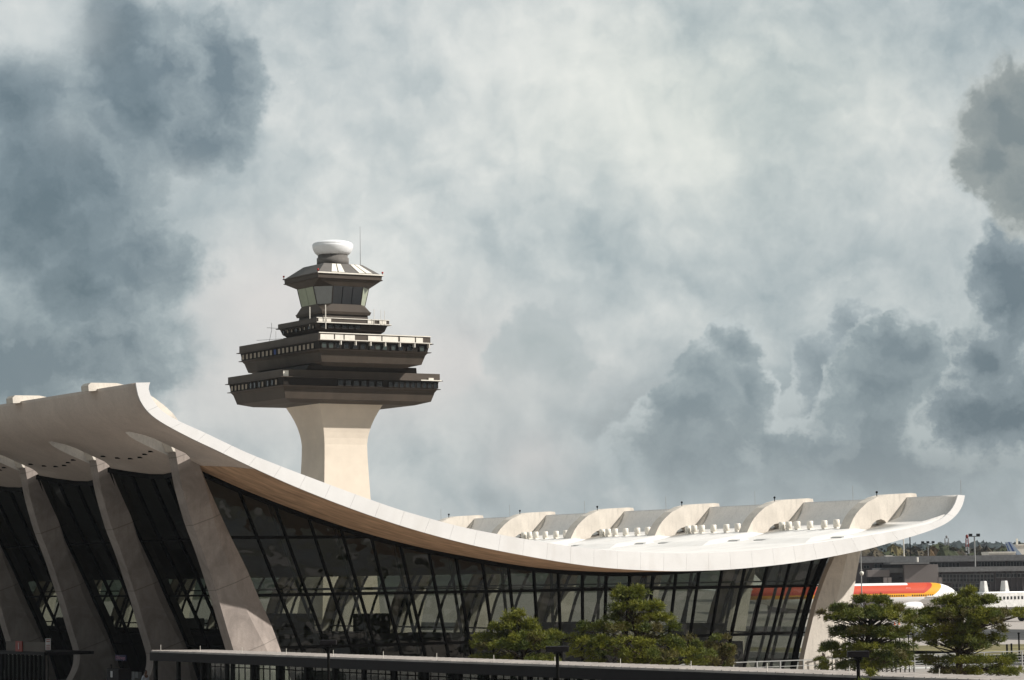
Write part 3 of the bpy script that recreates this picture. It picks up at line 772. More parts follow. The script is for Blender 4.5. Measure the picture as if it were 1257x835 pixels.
# cab
m = MB(); loft(m, [(46.9, 3.7, 3.7), (47.9, 3.6, 3.6)]); loft(m, [(47.9, 3.85, 3.85), (48.3, 3.98, 3.98), (48.36, 3.98, 3.98)])
p8 = rect(3.85, 3.85, 1.54); p4 = rect(3.9, 3.9, .02)
m.zprism(p4, 48.36, 49.4, 0, p8)
m.build('cab_base', 'bronze', tw)
cb = rect(3.85, 3.85, 1.54); ct = rect(4.45, 4.45, 2.04)
core = MB(); core.zprism(rect(3.2, 3.2, 1.2), 49.38, 51.9, 0, rect(3.4, 3.4, 1.4)); core.build('cab_interior', 'dark', tw)
cw = MB()
for j in range(8): cw.bar((*cb[j], 49.38), (*ct[j], 51.87), .14)
fcab = cw.build('cab_windows', 'bronze2', tw)
def cabpane(j, t0, t1, mt):
    a0, a1 = Vector((*cb[j], 49.4)), Vector((*cb[(j+1) % 8], 49.4)); b0, b1 = Vector((*ct[j], 51.85)), Vector((*ct[(j+1) % 8], 51.85))
    q = [a0.lerp(a1, t0), a0.lerp(a1, t1), b0.lerp(b1, t1), b0.lerp(b1, t0)]
    nrm = (q[1]-q[0]).cross(q[3]-q[0]).normalized()*.03
    mm = MB(); mm.hexa([v-nrm for v in q]+[v+nrm for v in q]); mm.build('pane', mt, fcab)
for j in range(8):
    w = {0: 3, 1: 1, 2: 2, 3: 1, 4: 3, 5: 1, 6: 2, 7: 1}[j]
    for k in range(w):
        g = .03/w
        cabpane(j, k/w+.012, (k+1)/w-.012, {0: 'dglass', 7: 'cabglass', 6: 'cabblind', 1: 'cabblind'}.get(j, 'cabglass'))
m = MB(); m.zprism(rect(4.5, 4.5, 2.06), 51.86, 52.75, 0, rect(5.05, 5.05, .05)); loft(m, [(52.75, 5.1, 5.1), (52.86, 5.28, 5.28), (52.95, 5.1, 5.1), (53.45, 5.15, 5.15)]); loft(m, [(53.46, 5.32, 5.32), (53.6, 5.32, 5.32)])
m.build('cab_eave', 'bronze', tw)
m = MB(); loft(m, [(53.6, 5.1, 5.1), (55.2, 3.1, 3.1)]); rf = m.build('cab_roof', 'drum', tw)
mp = MB()
for t0 in (-2.9, -1.75, -.55 + 2.1, 2.75):
    lo = lambda t, z: Vector((TC.x+t*(1 if z < 54 else .66), TC.y-(5.1-(z-53.6)/1.6*2.0)-.03, z+.03))
    q = [lo(t0, 53.75), lo(t0+.95, 53.75), lo(t0+.95, 55.1), lo(t0, 55.1)]; nn = Vector((0, -.6, .8))*.04
    mp.hexa([v-nn for v in q]+[v+nn for v in q])
mp.build('roof_panel', 'cream', rf)
mp = MB(); mp.box(TC.x-5.3, TC.x+5.3, TC.y-5.36, TC.y-5.33, 53.5, 53.68); mp.build('gutter', 'cream', rf)
for x, y in ((-5.2, -5.2), (-5.2, 5.2), (5.2, -5.2), (5.2, 5.2)):
    mp = MB(); mp.lathe((TC.x+x, TC.y+y, 53.6), [(.05, 0), (.05, .25), (.14, .27), (.16, .4), (.08, .5)], 8); mp.build('obstruction_lamp', 'red', rf)
m = MB(); m.lathe((TC.x, TC.y, 55.2), [(2.3, 0), (2.3, 1.1), (2.18, 1.12), (2.1, 1.65)], 32); m.build('radar_drum', 'drum', tw)
m = MB(); m.lathe((TC.x, TC.y, 56.8), [(2.25, 0), (2.58, .3), (2.8, .7), (2.91, 1.1), (2.93, 1.45)], 40); m.lathe((TC.x, TC.y, 56.8), [(2.93, 1.452), (2.75, 1.68), (2.3, 1.88), (1.6, 2.03), (.8, 2.11), (.02, 2.13)], 40); m.build('radome', 'radome', tw)
m = MB(); mx, my = TC.x+3.4, TC.y-2.0; m.tube([(mx, my, 53.9), (mx, my, 58.6), (mx, my, 60.9)], [.05, .03, .018], 6); m.build('whip_antenna', 'grey', tw)
for dx, dy, z0, z1, r in ((-5.6, -3.4, 45.6, 48.8, .07), (-4.6, -6.2, 45.5, 48.9, .07), (3.2, -6.2, 46.4, 48.6, .04), (4.3, -6.2, 46.4, 48.5, .03), (4.9, -6.2, 46.4, 48.4, .03)):
    m = MB(); m.tube([(TC.x+dx, TC.y+dy, z0), (TC.x+dx, TC.y+dy, z1)], r, 6); m.build('antenna_pole', 'cream', tw)
m = MB(); p = Vector((TC.x-5.9, TC.y+5.5, 46.5)); m.tube([p, p+Vector((-1.6, .6, .1))], .03, 5); m.tube([p+Vector((-1, .3, -.5)), p+Vector((-1, .3, .8))], .03, 5)
p = Vector((TC.x-8.7, TC.y-1, 44.4)); m.tube([p, p+Vector((0, 7, 0))+Vector((-.5, 0, -.6))+UP*.9], .03, 5); m.tube([p+Vector((0, 2, 0)), p+Vector((0, 2, 1.2))], .03, 5); m.tube([p+Vector((0, 4, 0)), p+Vector((0, 3.4, 1.3))], .03, 5)
m.build('yagi_antenna', 'metal', tw)
m = MB(); m.box(TC.x-12.5, TC.x-11.7, TC.y-8.5, TC.y-8.3, 38.5, 39.3); m.build('parapet_box', 'cream', tw)
m = MB(); m.box(TC.x+9.3, TC.x+12.7, TC.y-8.75, TC.y-8.6, 38.42, 38.56); m.box(TC.x+10.6, TC.x+11.4, TC.y-8.7, TC.y-8.45, 38.56, 38.85); m.build('ledge_flashing', 'cream', tw)

# ------------------------------------------------------------------ walkway canopy in the foreground
CX0, CX1, CYa, CYb, CZ = -5.75, -2.1, 1.5, -76.0, 6.45
cn = thing('walkway_canopy', 'long low glazed walkway canopy with dark fascia and ribbed metal roof', 'canopy', (-4, -35, DECK))
m = MB(); m.box(CX0-.25, CX1+.25, CYb, CYa, CZ-.62, CZ-.12)
m.build('fascia', 'canopyfascia', cn, bevel=.02)
m = MB(); TL = .085
m.hexa([(CX0-.2, CYb+.1, CZ-.118), (CX1+.2, CYb+.1, CZ-.118-.0), (CX1+.2, CYa-.1, CZ-.118), (CX0-.2, CYa-.1, CZ-.118), (CX0-.2, CYb+.1, CZ-.02), (CX1+.2, CYb+.1, CZ-.02-TL), (CX1+.2, CYa-.1, CZ-.02-TL), (CX0-.2, CYa-.1, CZ-.02)])
y = CYa-.3
while y > CYb+.3: m.hexa([(CX0-.24, y-.03, CZ-.04), (CX1+.24, y-.03, CZ-.04-TL), (CX1+.24, y+.03, CZ-.04-TL), (CX0-.24, y+.03, CZ-.04), (CX0-.24, y-.03, CZ+.012), (CX1+.24, y-.03, CZ+.012-TL), (CX1+.24, y+.03, CZ+.012-TL), (CX0-.24, y+.03, CZ+.012)]); y -= .62
m.build('roof_sheet', 'canopyroof', cn)
post = panel = None
yy = CYa-.2; i = 0
while yy > CYb:
    for x in (CX0+.05, CX1-.05):
        if post is None:
            m = MB(); m.box(x-.09, x+.09, yy-.13, yy+.13, DECK, CZ-.62); post = m.build('post', 'frame', cn); pp0 = Vector((x, yy, 0))
        else:
            c = post.copy(); COL.objects.link(c); c.parent = cn; c.location = post.location+Vector((x, yy, 0))-pp0
    if panel is None:
        m = MB()
        for q in (.8, 1.6, 2.4): m.box(CX1-.08, CX1-.02, yy-q-.03, yy-q+.03, DECK+.1, CZ-.66)
        for z in (DECK+.1, 5.35): m.box(CX1-.08, CX1-.02, yy-3.05, yy-.12, z, z+.06)
        panel = m.build('glazing_panel', 'frame', cn); py0 = yy
        g = MB(); g.box(CX1-.06, CX1-.045, yy-3.05, yy-.12, DECK+.16, CZ-.66); pg = g.build('glass', 'clearglass', panel)
    elif yy > CYb+4:
        c = panel.copy(); COL.objects.link(c); c.parent = cn; c.location = panel.location+Vector((0, yy-py0, 0))
        c2 = pg.copy(); COL.objects.link(c2); c2.parent = c
    yy -= 3.2; i += 1
pin = None; yy = CYa-.4
while yy > CYb:
    x = CX0+.3
    if pin is None:
        m = MB(); m.tube([(x, yy, CZ), (x, yy, CZ+.32)], .013, 5); pin = m.build('snow_guard_pin', 'cream', cn); y0p = yy
    else:
        c = pin.copy(); COL.objects.link(c); c.parent = cn; c.location = pin.location+Vector((0, yy-y0p, 0))
    yy -= 5.4

# ------------------------------------------------------------------ shoebox street lamps
def street_lamp(px, py, D, w, label):
    p = onD(px, py, D); base = Vector((p.x, p.y, DECK))
    t = thing('street_lamp', label, 'street lamp', base, 'dark flat-headed lamps in front of the canopy')
    m = MB(); m.tube([base, base+UP*.3], .12, 12); m.tube([base+UP*.3, Vector((p.x, p.y, p.z-.28))], [.085, .07], 12); m.build('pole', 'frame', t)
    m = MB(); m.obox((p.x, p.y, p.z-.13), RV*w/2, DV*w*.28, UP*.12); m.obox((p.x, p.y, p.z-.29), RV*.16, DV*.14, UP*.05)
    m.build('lamp_head', 'canopyfascia', t, bevel=.02)
street_lamp(403, 785.5, 138, .80, 'leftmost dark flat-headed lamp, before the dark glass wall beside the pier')
street_lamp(684, 793, 118, .98, 'dark flat-headed lamp in front of the gap between the two middle pines')
street_lamp(1053, 799, 108, .82, 'rightmost dark flat-headed lamp, before the pine at the far pier')

# ------------------------------------------------------------------ pines
def needle_mat(name, c1, c2, c3):
    m = bpy.data.materials.new(name); m.use_nodes = True; k = NB(m.node_tree); p = m.node_tree.nodes['Principled BSDF']
    p.inputs['Roughness'].default_value = .55; p.inputs['Specular IOR Level'].default_value = .3
    pos = k.n('ShaderNodeTexCoord').outputs['Object']
    n1 = k.noise(pos, .9, 3); n2 = k.noise(pos, 7, 2)
    c = k.mix(k.ramp(n1, [(.35, 0.), (.65, 1.)]), c1, c2); c = k.mix(k.ramp(n2, [(.5, 0.), (.75, .7)]), c, c3)
    k.put(p.inputs['Base Color'], c)
    t = k.n('ShaderNodeBsdfTranslucent'); k.put(t.inputs[0], c); mx = k.n('ShaderNodeMixShader'); mx.inputs[0].default_value = .22
    k.put(mx.inputs[1], p.outputs[0]); k.put(mx.inputs[2], t.outputs[0]); k.put(m.node_tree.nodes['Material Output'].inputs[0], mx.outputs[0]); return m
MT['needle'] = needle_mat('pine_needles', (.085, .105, .012), (.19, .195, .018), (.25, .22, .035))
MT['needle2'] = needle_mat('pine_needles_dark', (.048, .072, .011), (.115, .135, .018), (.17, .165, .035))
MT['needle3'] = needle_mat('pine_needles_brown', (.09, .085, .02), (.12, .10, .03), (.13, .095, .035))
def pine(label, D, outline, tipx, dens, nm, seed, gaps=0.25, basex=None, trunk_lean=0, thick=2.6, padr=1.0):
    """outline: rows (py, left px, right px). Pads of needle tufts on limbs fill a crown as deep as it is wide."""
    rnd = random.Random(seed)
    mpx = D/FPX
    top = onD(tipx, outline[0][0], D)
    basepx = basex if basex else sum(outline[-1][1:3])/2
    base = onD(basepx, outline[-1][0], D); base.z = DECK+.2
    t = thing('pine_tree', label, 'tree', base, 'bushy pines before the end wall')
    tr = MB(); tk = []
    for i in range(9):
        s = i/8; tk.append(base.lerp(top-UP*.3, s)+RV*(sin(s*5+seed)*.22*(1-s)*s*4)+DV*cos(s*4+seed)*.1)
    H = top.z-base.z
    tr.tube(tk, [.24*(1-i/9.5)+.03 for i in range(9)], 10)
    tree = tr.build('trunk', 'bark', t)
    pads = []
    for (y0, l0, r0), (y1, l1, r1) in zip(outline, outline[1:]):
        n = max(1, int(round((y1-y0)*mpx/.42)))
        for q in range(n):
            f = (q+rnd.random())/n; y = y0+(y1-y0)*f; l = l0+(l1-l0)*f; r = r0+(r1-r0)*f
            lay = .5+.5*cos(2*pi*(y-outline[0][0])*mpx/1.05+seed)
            sh = 1.13-.15*(1-lay)+rnd.uniform(-.13, .08); c_ = (l+r)/2+(r-l)*.06*sin(y*.35+seed); l = c_-(r-l)*.5*sh; r = 2*c_-l
            w = (r-l)*mpx; cx = (l+r)/2
            npad = max(1, int(w*dens*3.9+.5))
            # rim pads keep the outline, the rest spread over the depth
            for s in (-1, 1):
                if w > 1.2: pads.append((cx+s*((r-l)/2-.30/mpx*1)*rnd.uniform(.86, 1.0), y+rnd.uniform(-2, 2), rnd.uniform(-.25, .25)*w*.5))
            for _ in range(npad):
                an = rnd.random()*2*pi; rr = sqrt(rnd.random())
                pads.append((cx+cos(an)*rr*(r-l)/2*.90, y+rnd.uniform(-2, 2), sin(an)*rr*w*.42))
    limbs = MB(); fol = MB()
    for (px, py, dd) in pads:
        c = onD(px, py, D)+DV*dd
        if c.z < DECK+.35: c.z = DECK+.35
        s = max(0.05, min(.97, (c.z-.25-base.z)/max(.5, (top.z-base.z))-.06)); i0 = int(s*8); o = tk[i0].lerp(tk[min(8, i0+1)], s*8-i0)
        mid = o.lerp(c, .55)-UP*.12*(c-o).length*.4
        if (c-o).length > .5: limbs.tube([o, mid, c-UP*.08], [.045*min(1.6, (c-o).length*.6), .03, .012], 5)
        R = rnd.uniform(.28, .66)*padr; pmi = rnd.choices((0, 1, 2), (6, 3, 1))[0]
        out = (c-o); out.z = 0; out = out.normalized() if out.length > .01 else RV
        nt_ = int(rnd.uniform(26, 40)*padr)
        for _ in range(nt_):
            an = rnd.random()*2*pi; rr = sqrt(rnd.random())*R
            tp = c+RV*cos(an)*rr+DV*sin(an)*rr+UP*(rnd.uniform(-.16, .2)+.16*(1-rr/R))*padr
            ax = (out*.5+UP*rnd.uniform(.35, 1.0)+Vector((rnd.uniform(-.6, .6), rnd.uniform(-.6, .6), 0))).normalized()
            sd = ax.cross(Vector((rnd.random(), rnd.random(), .3))).normalized(); ot = ax.cross(sd)
            L = rnd.uniform(.15, .27)
            for q in range(9):
                a2 = q*2.4+rnd.random(); dr = (ax*rnd.uniform(.25, 1.0)+(sd*cos(a2)+ot*sin(a2))*.75).normalized()
                wv_ = dr.cross(Vector((rnd.uniform(-1, 1), rnd.uniform(-1, 1), rnd.uniform(-1, 1)))).normalized()*rnd.uniform(.012, .021)
                b0 = tp+dr*.01
                n_ = len(fol.v); e_ = b0+dr*L
                fol.v += [tuple(b0-wv_), tuple(b0+wv_), tuple(e_+wv_*.5), tuple(e_-wv_*.5)]; fol.f.append((n_, n_+1, n_+2, n_+3)); fol.mi.append(pmi); fol.sm.append(False)
    limbs.build('branches', 'bark', t)
    fol.build('crown', [nm, 'needle2' if nm != 'needle2' else 'needle', 'needle3'], t)
    return t
pine('low spreading pine left of the two middle trees, before the dark glass wall', 156, [(751, 632, 640), (760, 622, 644), (768, 612, 650), (776, 596, 668), (783, 584, 684), (792, 578, 688), (802, 580, 692), (820, 590, 686)], 637, .62, 'needle', 11, basex=640)
pine('tallest layered pine in the middle, before the centre of the glass wall', 150, [(723, 764, 778), (731, 756, 790), (741, 748, 796), (747, 748, 806), (757, 736, 818), (768, 724, 832), (776, 712, 846), (788, 702, 866), (800, 697, 878), (822, 700, 882)], 771, .62, 'needle', 5, basex=790)
pine('small brownish pine at the right foot of the tall middle pine', 160, [(783, 882, 890), (790, 872, 898), (799, 866, 904), (808, 862, 902), (822, 862, 900)], 886, .55, 'needle3', 9, basex=884, padr=.75)
pine('dark bushy pine in front of the pale field-side pier', 168, [(738, 1052, 1086), (743, 1034, 1100), (750, 1012, 1112), (758, 1010, 1120), (768, 1018, 1118), (778, 1028, 1118), (790, 1024, 1120), (800, 1018, 1118), (812, 1012, 1116), (824, 1010, 1112)], 1068, .9, 'needle2', 21, basex=1068)
pine('rightmost pine with a long branch reaching toward the white lounge vehicle', 160, [(722, 1184, 1190), (732, 1180, 1196), (740, 1150, 1222), (746, 1130, 1250), (754, 1118, 1256), (762, 1122, 1244), (770, 1128, 1236), (780, 1128, 1226), (792, 1132, 1222), (804, 1136, 1230), (816, 1134, 1244), (826, 1130, 1248)], 1187, .85, 'needle', 33, basex=1172)
pine('small dark pine tuft at the foot of the field-side pier', 172, [(796, 1004, 1016), (804, 1000, 1020), (814, 1000, 1020), (824, 1002, 1018)], 1010, .6, 'needle2', 41, padr=.7)
pine('yellow-green bush top just in front of the canopy at the bottom edge', 104, [(828, 1060, 1072), (833, 1054, 1080), (842, 1050, 1084), (860, 1046, 1088)], 1066, .6, 'needle', 55, padr=.5)

# ------------------------------------------------------------------ railings and fences
def railing(p, q, z0, h, label, name='railing', bars=4, step=2.0, mt='metal', r=.03, group=None):
    p, q = Vector(p), Vector(q); t = thing(name, label, 'railing', ((p.x+q.x)/2, (p.y+q.y)/2, z0), group)
    m = MB()
    for i in range(bars): z = z0+h*(i+1)/bars; m.bar((p.x, p.y, z), (q.x, q.y, z), r*2 if i == bars-1 else r*1.3)
    m.build('rails', mt, t)
    n = max(1, int((q-p).length/step))
    for i in range(n+1):
        c = p.lerp(q, i/n); m = MB(); m.box(c.x-.04, c.x+.04, c.y-.04, c.y+.04, z0, z0+h); m.build('post', mt, t)
m = MB(); m.box(28, 58, .2, 1.6, DECK, 3.35); single(m, 'low_wall', 'deckpave', 'low concrete plinth wall under the pale railing before the end glass', 'wall')
railing((29, .9, 0), (57, .9, 0), 3.35, 1.15, 'pale metal railing on low plinth before the right end of the glass wall', bars=3)
railing((64, 14.8, 0), (92, 14.8, 0), DECK, 1.15, 'grey metal railing along terrace edge right of the rightmost pine', bars=5)
for k, (px, yt, yb, D) in enumerate(((1236, 792, 803, 320), (1241.5, 791, 803, 320), (1250.5, 778, 818, 236))):
    p = onD(px, yt, D); bz = max(0 if D > 260 else DECK, 0)
    m = MB(); m.tube([(p.x, p.y, bz), (p.x, p.y, p.z)], .11 if D > 300 else .07, 8); m.lathe((p.x, p.y, p.z), [(.12, 0), (.12, .05), (.02, .12)], 8)
    single(m, 'bollard_post', 'frame', ['short dark post by the service road, left one of the pair', 'short dark post by the service road, right one of the pair', 'tall thin dark post at the terrace edge near the right frame edge'][k], 'post')
m = MB(); mm = MB()
fc = thing('picket_fence', 'dark picket fence closing the gap beside the pale field-side pier', 'fence', (52, 4.2, DECK))
for i in range(16):
    x = 49.2+i*.42+(0 if i % 4 else .0); m.box(x-.03, x+.03, 3.9, 3.96, DECK, 6.1)
for x in (51.35, 52.05): m.box(x-.09, x+.09, 3.8, 3.97, DECK, 6.5)
m.build('pickets', 'frame', fc); mm.box(49, 55.6, 3.96, 4.0, 5.9, 6.0); mm.box(49, 55.6, 3.96, 4.0, 3.1, 3.2); mm.build('rail', 'frame', fc)

# ------------------------------------------------------------------ text helper
def text(s, loc, size, facing, mt, parent, name='lettering', bold=.0):
    cu = bpy.data.curves.new(name, 'FONT'); cu.body = s; cu.size = size; cu.align_x = 'CENTER'; cu.align_y = 'CENTER'; cu.extrude = .006; cu.offset = bold
    o = bpy.data.objects.new(name, cu); COL.objects.link(o)
    dg = bpy.context.evaluated_depsgraph_get(); me = bpy.data.meshes.new_from_object(o.evaluated_get(dg)); bpy.data.objects.remove(o)
    me.materials.clear(); me.materials.append(MT[mt]); o = bpy.data.objects.new(name, me); COL.objects.link(o)
    f = Vector(facing).normalized(); xa = UP.cross(f).normalized()
    R = Matrix((xa, UP, f)).transposed().to_4x4()
    o.parent = parent; o.matrix_local = Matrix.Translation(Vector(loc)-origin(parent)) @ R
    return o
MT['signred'] = mat('sign_red', (.24, .03, .02), .5); MT['signnavy'] = mat('sign_navy', (.015, .016, .07), .5); MT['signwhite'] = mat('sign_white', (.5, .5, .5), .5); MT['pinkletter'] = mat('pink_lettering', (.5, .25, .35), .5)
# ------------------------------------------------------------------ curbside, bottom left
FX = Vector((-1, 0, 0))
vb = thing('entrance_vestibule', 'dark glazed entrance vestibule with slatted front between two leaning piers', 'vestibule', (-2.6, 25.2, DECK))
a = onD(26, 799, 188); 
VX = -4.2
m = MB(); m.box(VX, -.6, 18.9+3.2, 30.5, 5.75, 5.95); m.build('roof', 'canopyfascia', vb)
m = MB(); m.box(VX-.05, VX+.02, 21.8, 28.6, 5.98, 6.62); m.build('sign_band', 'bronze', vb)
m = MB()
for i in range(12): y = 22.2+i*.74; m.box(VX-.02, VX+.14, y-.1, y+.1, DECK, 5.75)
m.build('mullions', 'frame', vb)
m = MB(); m.box(VX+.16, VX+.18, 22.2, 30.4, DECK, 5.7); m.build('glass', 'clearglass', vb)
sg = MB(); sg.box(VX-.12, VX-.06, 25.6, 26.75, 5.96, 6.66); sgo = single(sg, 'gate_number_sign', 'signred', 'small red square sign reading 1 on the vestibule band', 'sign')
text('1', (VX-.13, 26.17, 6.30), .62, FX, 'signwhite', sgo, bold=.01)
p = onD(59, 791, 180); sp = thing('roadside_sign', 'narrow white notice sign with red print on dark pole left of the second pier', 'sign', (p.x, p.y, DECK))
m = MB(); m.tube([(p.x, p.y, DECK), (p.x, p.y, p.z+.6)], .04, 8); m.build('pole', 'frame', sp)
F2 = (CAM-p); F2.z = 0; F2.normalize(); sd = UP.cross(F2)
m = MB(); m.obox(p+F2*.06, sd*.17, F2*.012, UP*.38); pl = m.build('panel', 'signwhite', sp)
m = MB()
for i in range(6):
    if i == 2: continue
    m.obox(p+F2*.08+UP*(.3-i*.12), sd*.12, F2*.004, UP*.025)
m.build('print', 'signred', sp)
p = onD(148.5, 808, 190)
nv = MB(); nv.box(.35, .42, p.y-.9, p.y+.9, p.z-.2, p.z+.2); c = centred(nv)
nvo = single(nv, 'airline_sign', 'signnavy', 'small navy sign with faint pink and white lettering against the second pier', 'sign')
nvo.location = (p.x, p.y, p.z-.18); nvo.rotation_euler.z = 0
text('USAirways', (p.x-.045, p.y, p.z+.02), .36, FX, 'pinkletter', nvo)
# kiosk
p = onD(146, 826, 178); kb = Vector((p.x, p.y, DECK))
ks = thing('baggage_kiosk', 'low dark curbside kiosk with a white notice between two piers', 'kiosk', kb)
m = MB(); m.obox(kb+UP*1.05, Vector((.45, 0, 0)), Vector((0, .95, 0)), UP*1.05); m.build('cabinet', 'canopyfascia', ks, bevel=.03)
m = MB(); m.obox(kb+Vector((-.47, .1, 1.75)), Vector((.01, 0, 0)), Vector((0, .16, 0)), UP*.2); m.build('notice', 'signwhite', ks)
m = MB(); m.tube([kb+Vector((0, 1.2, 0)), kb+Vector((0, 1.2, 2.35))], .05, 8); m.obox(kb+Vector((0, 1.2, 1.5)), Vector((.05, 0, 0)), Vector((0, .3, 0)), UP*.15); m.build('post', 'frame', ks)
p = onD(166, 826, 184); kb = Vector((p.x, p.y, DECK))
m = MB(); m.obox(kb+UP*.62, Vector((.4, 0, 0)), Vector((0, .9, 0)), UP*.62); m.obox(kb+UP*1.28, Vector((.5, 0, 0)), Vector((0, 1, 0)), UP*.04)
for i in range(3): m.obox(kb+Vector((0, -.5+.5*i, 1.5)), Vector((.15, 0, 0)), Vector((0, .2, 0)), UP*.18)
single(m, 'luggage_counter', 'grey', 'low grey counter with bags on it left of the person', 'counter')

def person(loc, yaw, label):
    loc = Vector(loc); t = thing('person', label, 'person', loc, rz=yaw)
    J = {}
    vs = [(0, 0, .98), (0, .01, 1.18), (0, .02, 1.40), (0, .01, 1.50), (0, .02, 1.56),
          (.10, 0, .92), (.11, .10, .50), (.11, .02, .08), (.11, .16, .04),
          (-.10, 0, .92), (-.11, -.08, .50), (-.11, -.22, .10), (-.11, -.10, .05),
          (.19, .01, 1.42), (.25, -.05, 1.14), (.24, .06, .90), (.24, .10, .80),
          (-.19, .01, 1.42), (-.25, .02, 1.14), (-.24, .16, .92), (-.24, .20, .82)]
    ed = [(0, 1), (1, 2), (2, 3), (3, 4), (0, 5), (5, 6), (6, 7), (7, 8), (0, 9), (9, 10), (10, 11), (11, 12), (2, 13), (13, 14), (14, 15), (15, 16), (2, 17), (17, 18), (18, 19), (19, 20)]
    rd = [.13, .12, .13, .06, .055, .095, .062, .042, .035, .095, .062, .042, .035, .065, .045, .034, .03, .065, .045, .034, .03]
    def sk_(name, keep, grow, mt):
        idx = sorted({i for e_ in keep for i in ed[e_]}); mp_ = {a: i for i, a in enumerate(idx)}
        me = bpy.data.meshes.new(name); me.from_pydata([vs[i] for i in idx], [(mp_[ed[e_][0]], mp_[ed[e_][1]]) for e_ in keep], [])
        bm = bmesh.new(); bm.from_mesh(me); bm.verts.layers.skin.verify(); bm.to_mesh(me); bm.free()
        me.materials.append(MT[mt]); o = bpy.data.objects.new(name, me); COL.objects.link(o); o.parent = t
        o.modifiers.new('skin', 'SKIN')
        for i, a in enumerate(idx): me.skin_vertices[0].data[i].radius = (rd[a]+grow, (rd[a]+grow)*.85)
        me.skin_vertices[0].data[0].use_root = True
        sub = o.modifiers.new('sub', 'SUBSURF'); sub.levels = 2; sub.render_levels = 2; return o
    def ensure(me):
        pass
    try:
        sk_('body', list(range(20)), 0, 'skin'); sk_('trousers', [4, 5, 6, 8, 9, 10], .016, 'trousers'); sk_('shirt', [0, 1, 12, 13, 16, 17], .02, 'shirt')
    except Exception as ex: print('SKIN', ex)
    m = MB(); m.lathe((0, .03, 1.53), [(.03, 0), (.062, .02), (.075, .08), (.083, .14), (.078, .19), (.05, .235), (.01, .25)], 16)
    m.add([(-.012, .105, 1.62), (.012, .105, 1.62), (0, .13, 1.625), (0, .108, 1.67)], [(0, 1, 2), (0, 2, 3), (1, 3, 2)])
    for s in (-1, 1): m.obox((s*.083, .03, 1.645), (.008, 0, 0), (0, .018, 0), (0, 0, .028))
    hd = m.build('head', 'skin', t, local=True)
    m = MB(); m.lathe((0, .012, 1.61), [(.078, 0), (.088, .05), (.088, .11), (.06, .165), (.01, .185)], 16); m.build('hair', 'hair', t, local=True)
    return t
p = onD(178.5, 819.5, 180)
po = person((p.x, p.y, DECK), radians(200), 'dark-haired person in a white shirt beside the foot of the middle pier'); po.scale = (1.07, 1.07, 1.07)

# ------------------------------------------------------------------ vehicles
def vehicle(name, label, cat, loc, yaw, L, Wd, H, body, prof, win, nose=1, group=None, glassm='dglass', wheels=((.17, .83))):
    """prof: roof/bonnet outline (t along length, z); win: list of (t0,t1,z0,z1) side windows"""
    t = thing(name, label, cat, loc, group, yaw)
    m = MB(); hw = Wd/2
    poly = [(L*(a-.5), z) for a, z in prof]
    n = len(poly)
    zmid = H*.55
    def wy(z): return hw if z <= zmid else hw*(1-.16*(z-zmid)/(H-zmid))
    vs = [(x, -wy(z), z) for x, z in poly]+[(x, wy(z), z) for x, z in poly]
    fs = [tuple(range(n)), tuple(range(2*n-1, n-1, -1))]+[((i+1) % n, i, i+n, (i+1) % n+n) for i in range(n)]
    m.add(vs, fs); m.build('body', body, t, True, bevel=.05)
    for a, c_, z0, z1 in win:
        for s in (-1, 1):
            mm = MB(); x0, x1 = L*(a-.5), L*(c_-.5)
            q = [(x0, s*(wy(z0)+.012), z0), (x1, s*(wy(z0)+.012), z0), (x1, s*(wy(z1)+.012), z1), (x0, s*(wy(z1)+.012), z1)]
            q2 = [(x, y-s*.03, z) for x, y, z in q]; mm.hexa(q2+q if s < 0 else q+q2); mm.build('side_window', glassm, t, True)
    for tx in wheels:
        for s in (-1, 1):
            mm = MB(); c = Vector((L*(tx-.5), s*(hw-.1), .34)); mm.tube([c-Vector((0, .12, 0)), c+Vector((0, .12, 0))], .34, 18); w_ = mm.build('wheel', 'tyre', t, True)
            mm = MB(); mm.tube([c+Vector((0, s*.11, 0)), c+Vector((0, s*.14, 0))], .19, 12); mm.build('rim', 'metal', w_, True)
    return t
MT['carblack'] = mat('black_car_paint', (.008, .0075, .008), .35, spec=.15); MT['carwhite'] = mat('white_van_paint', (.74, .73, .70), .35, spec=.5); MT['carglass'] = mat('car_glass', (.05, .08, .11), .04, spec=1.0)
suvp = [(0, .35), (1, .35), (1, .95), (.96, 1.05), (.76, 1.15), (.63, 1.78), (.55, 1.85), (.12, 1.85), (.04, 1.7), (0, 1.05)]
p = onD(68, 828, 165)
car = vehicle('parked_car', 'black tall car with a sky-blue windscreen at the bottom left kerb', 'car', (p.x, p.y, DECK+.01), radians(90), 4.8, 1.9, 1.85, 'carblack', suvp, [(.1, .3, 1.1, 1.65), (.32, .48, 1.1, 1.68), (.5, .62, 1.1, 1.62)])
m = MB(); L = 4.8
q = [(L*(.755-.5), -.8, 1.17), (L*(.755-.5), .8, 1.17), (L*(.635-.5), .72, 1.74), (L*(.635-.5), -.72, 1.74)]; nn = Vector((.35, 0, .2))*.06
m.hexa([Vector(v)-nn*.2 for v in q]+[Vector(v)+nn for v in q]); m.build('windscreen', 'carglass', car, True)
vanp = [(0, .35), (1, .35), (1, .95), (.97, 1.1), (.85, 1.3), (.76, 1.95), (.7, 2.05), (.03, 2.05), (0, 1.9)]
yawv = math.atan2(RV.y, RV.x)
vw = [(.06, .24, 1.2, 1.75), (.27, .45, 1.2, 1.75), (.48, .64, 1.2, 1.75), (.67, .8, 1.2, 1.7)]
def at0(px, D): p = onD(px, 740, D); return (p.x, p.y, 0.012)
vehicle('white_van', 'white passenger van with dark windows parked under the striped airliner', 'van', at0(1134, 560), yawv+pi+.15, 5.2, 2.0, 2.05, 'carwhite', vanp, vw)
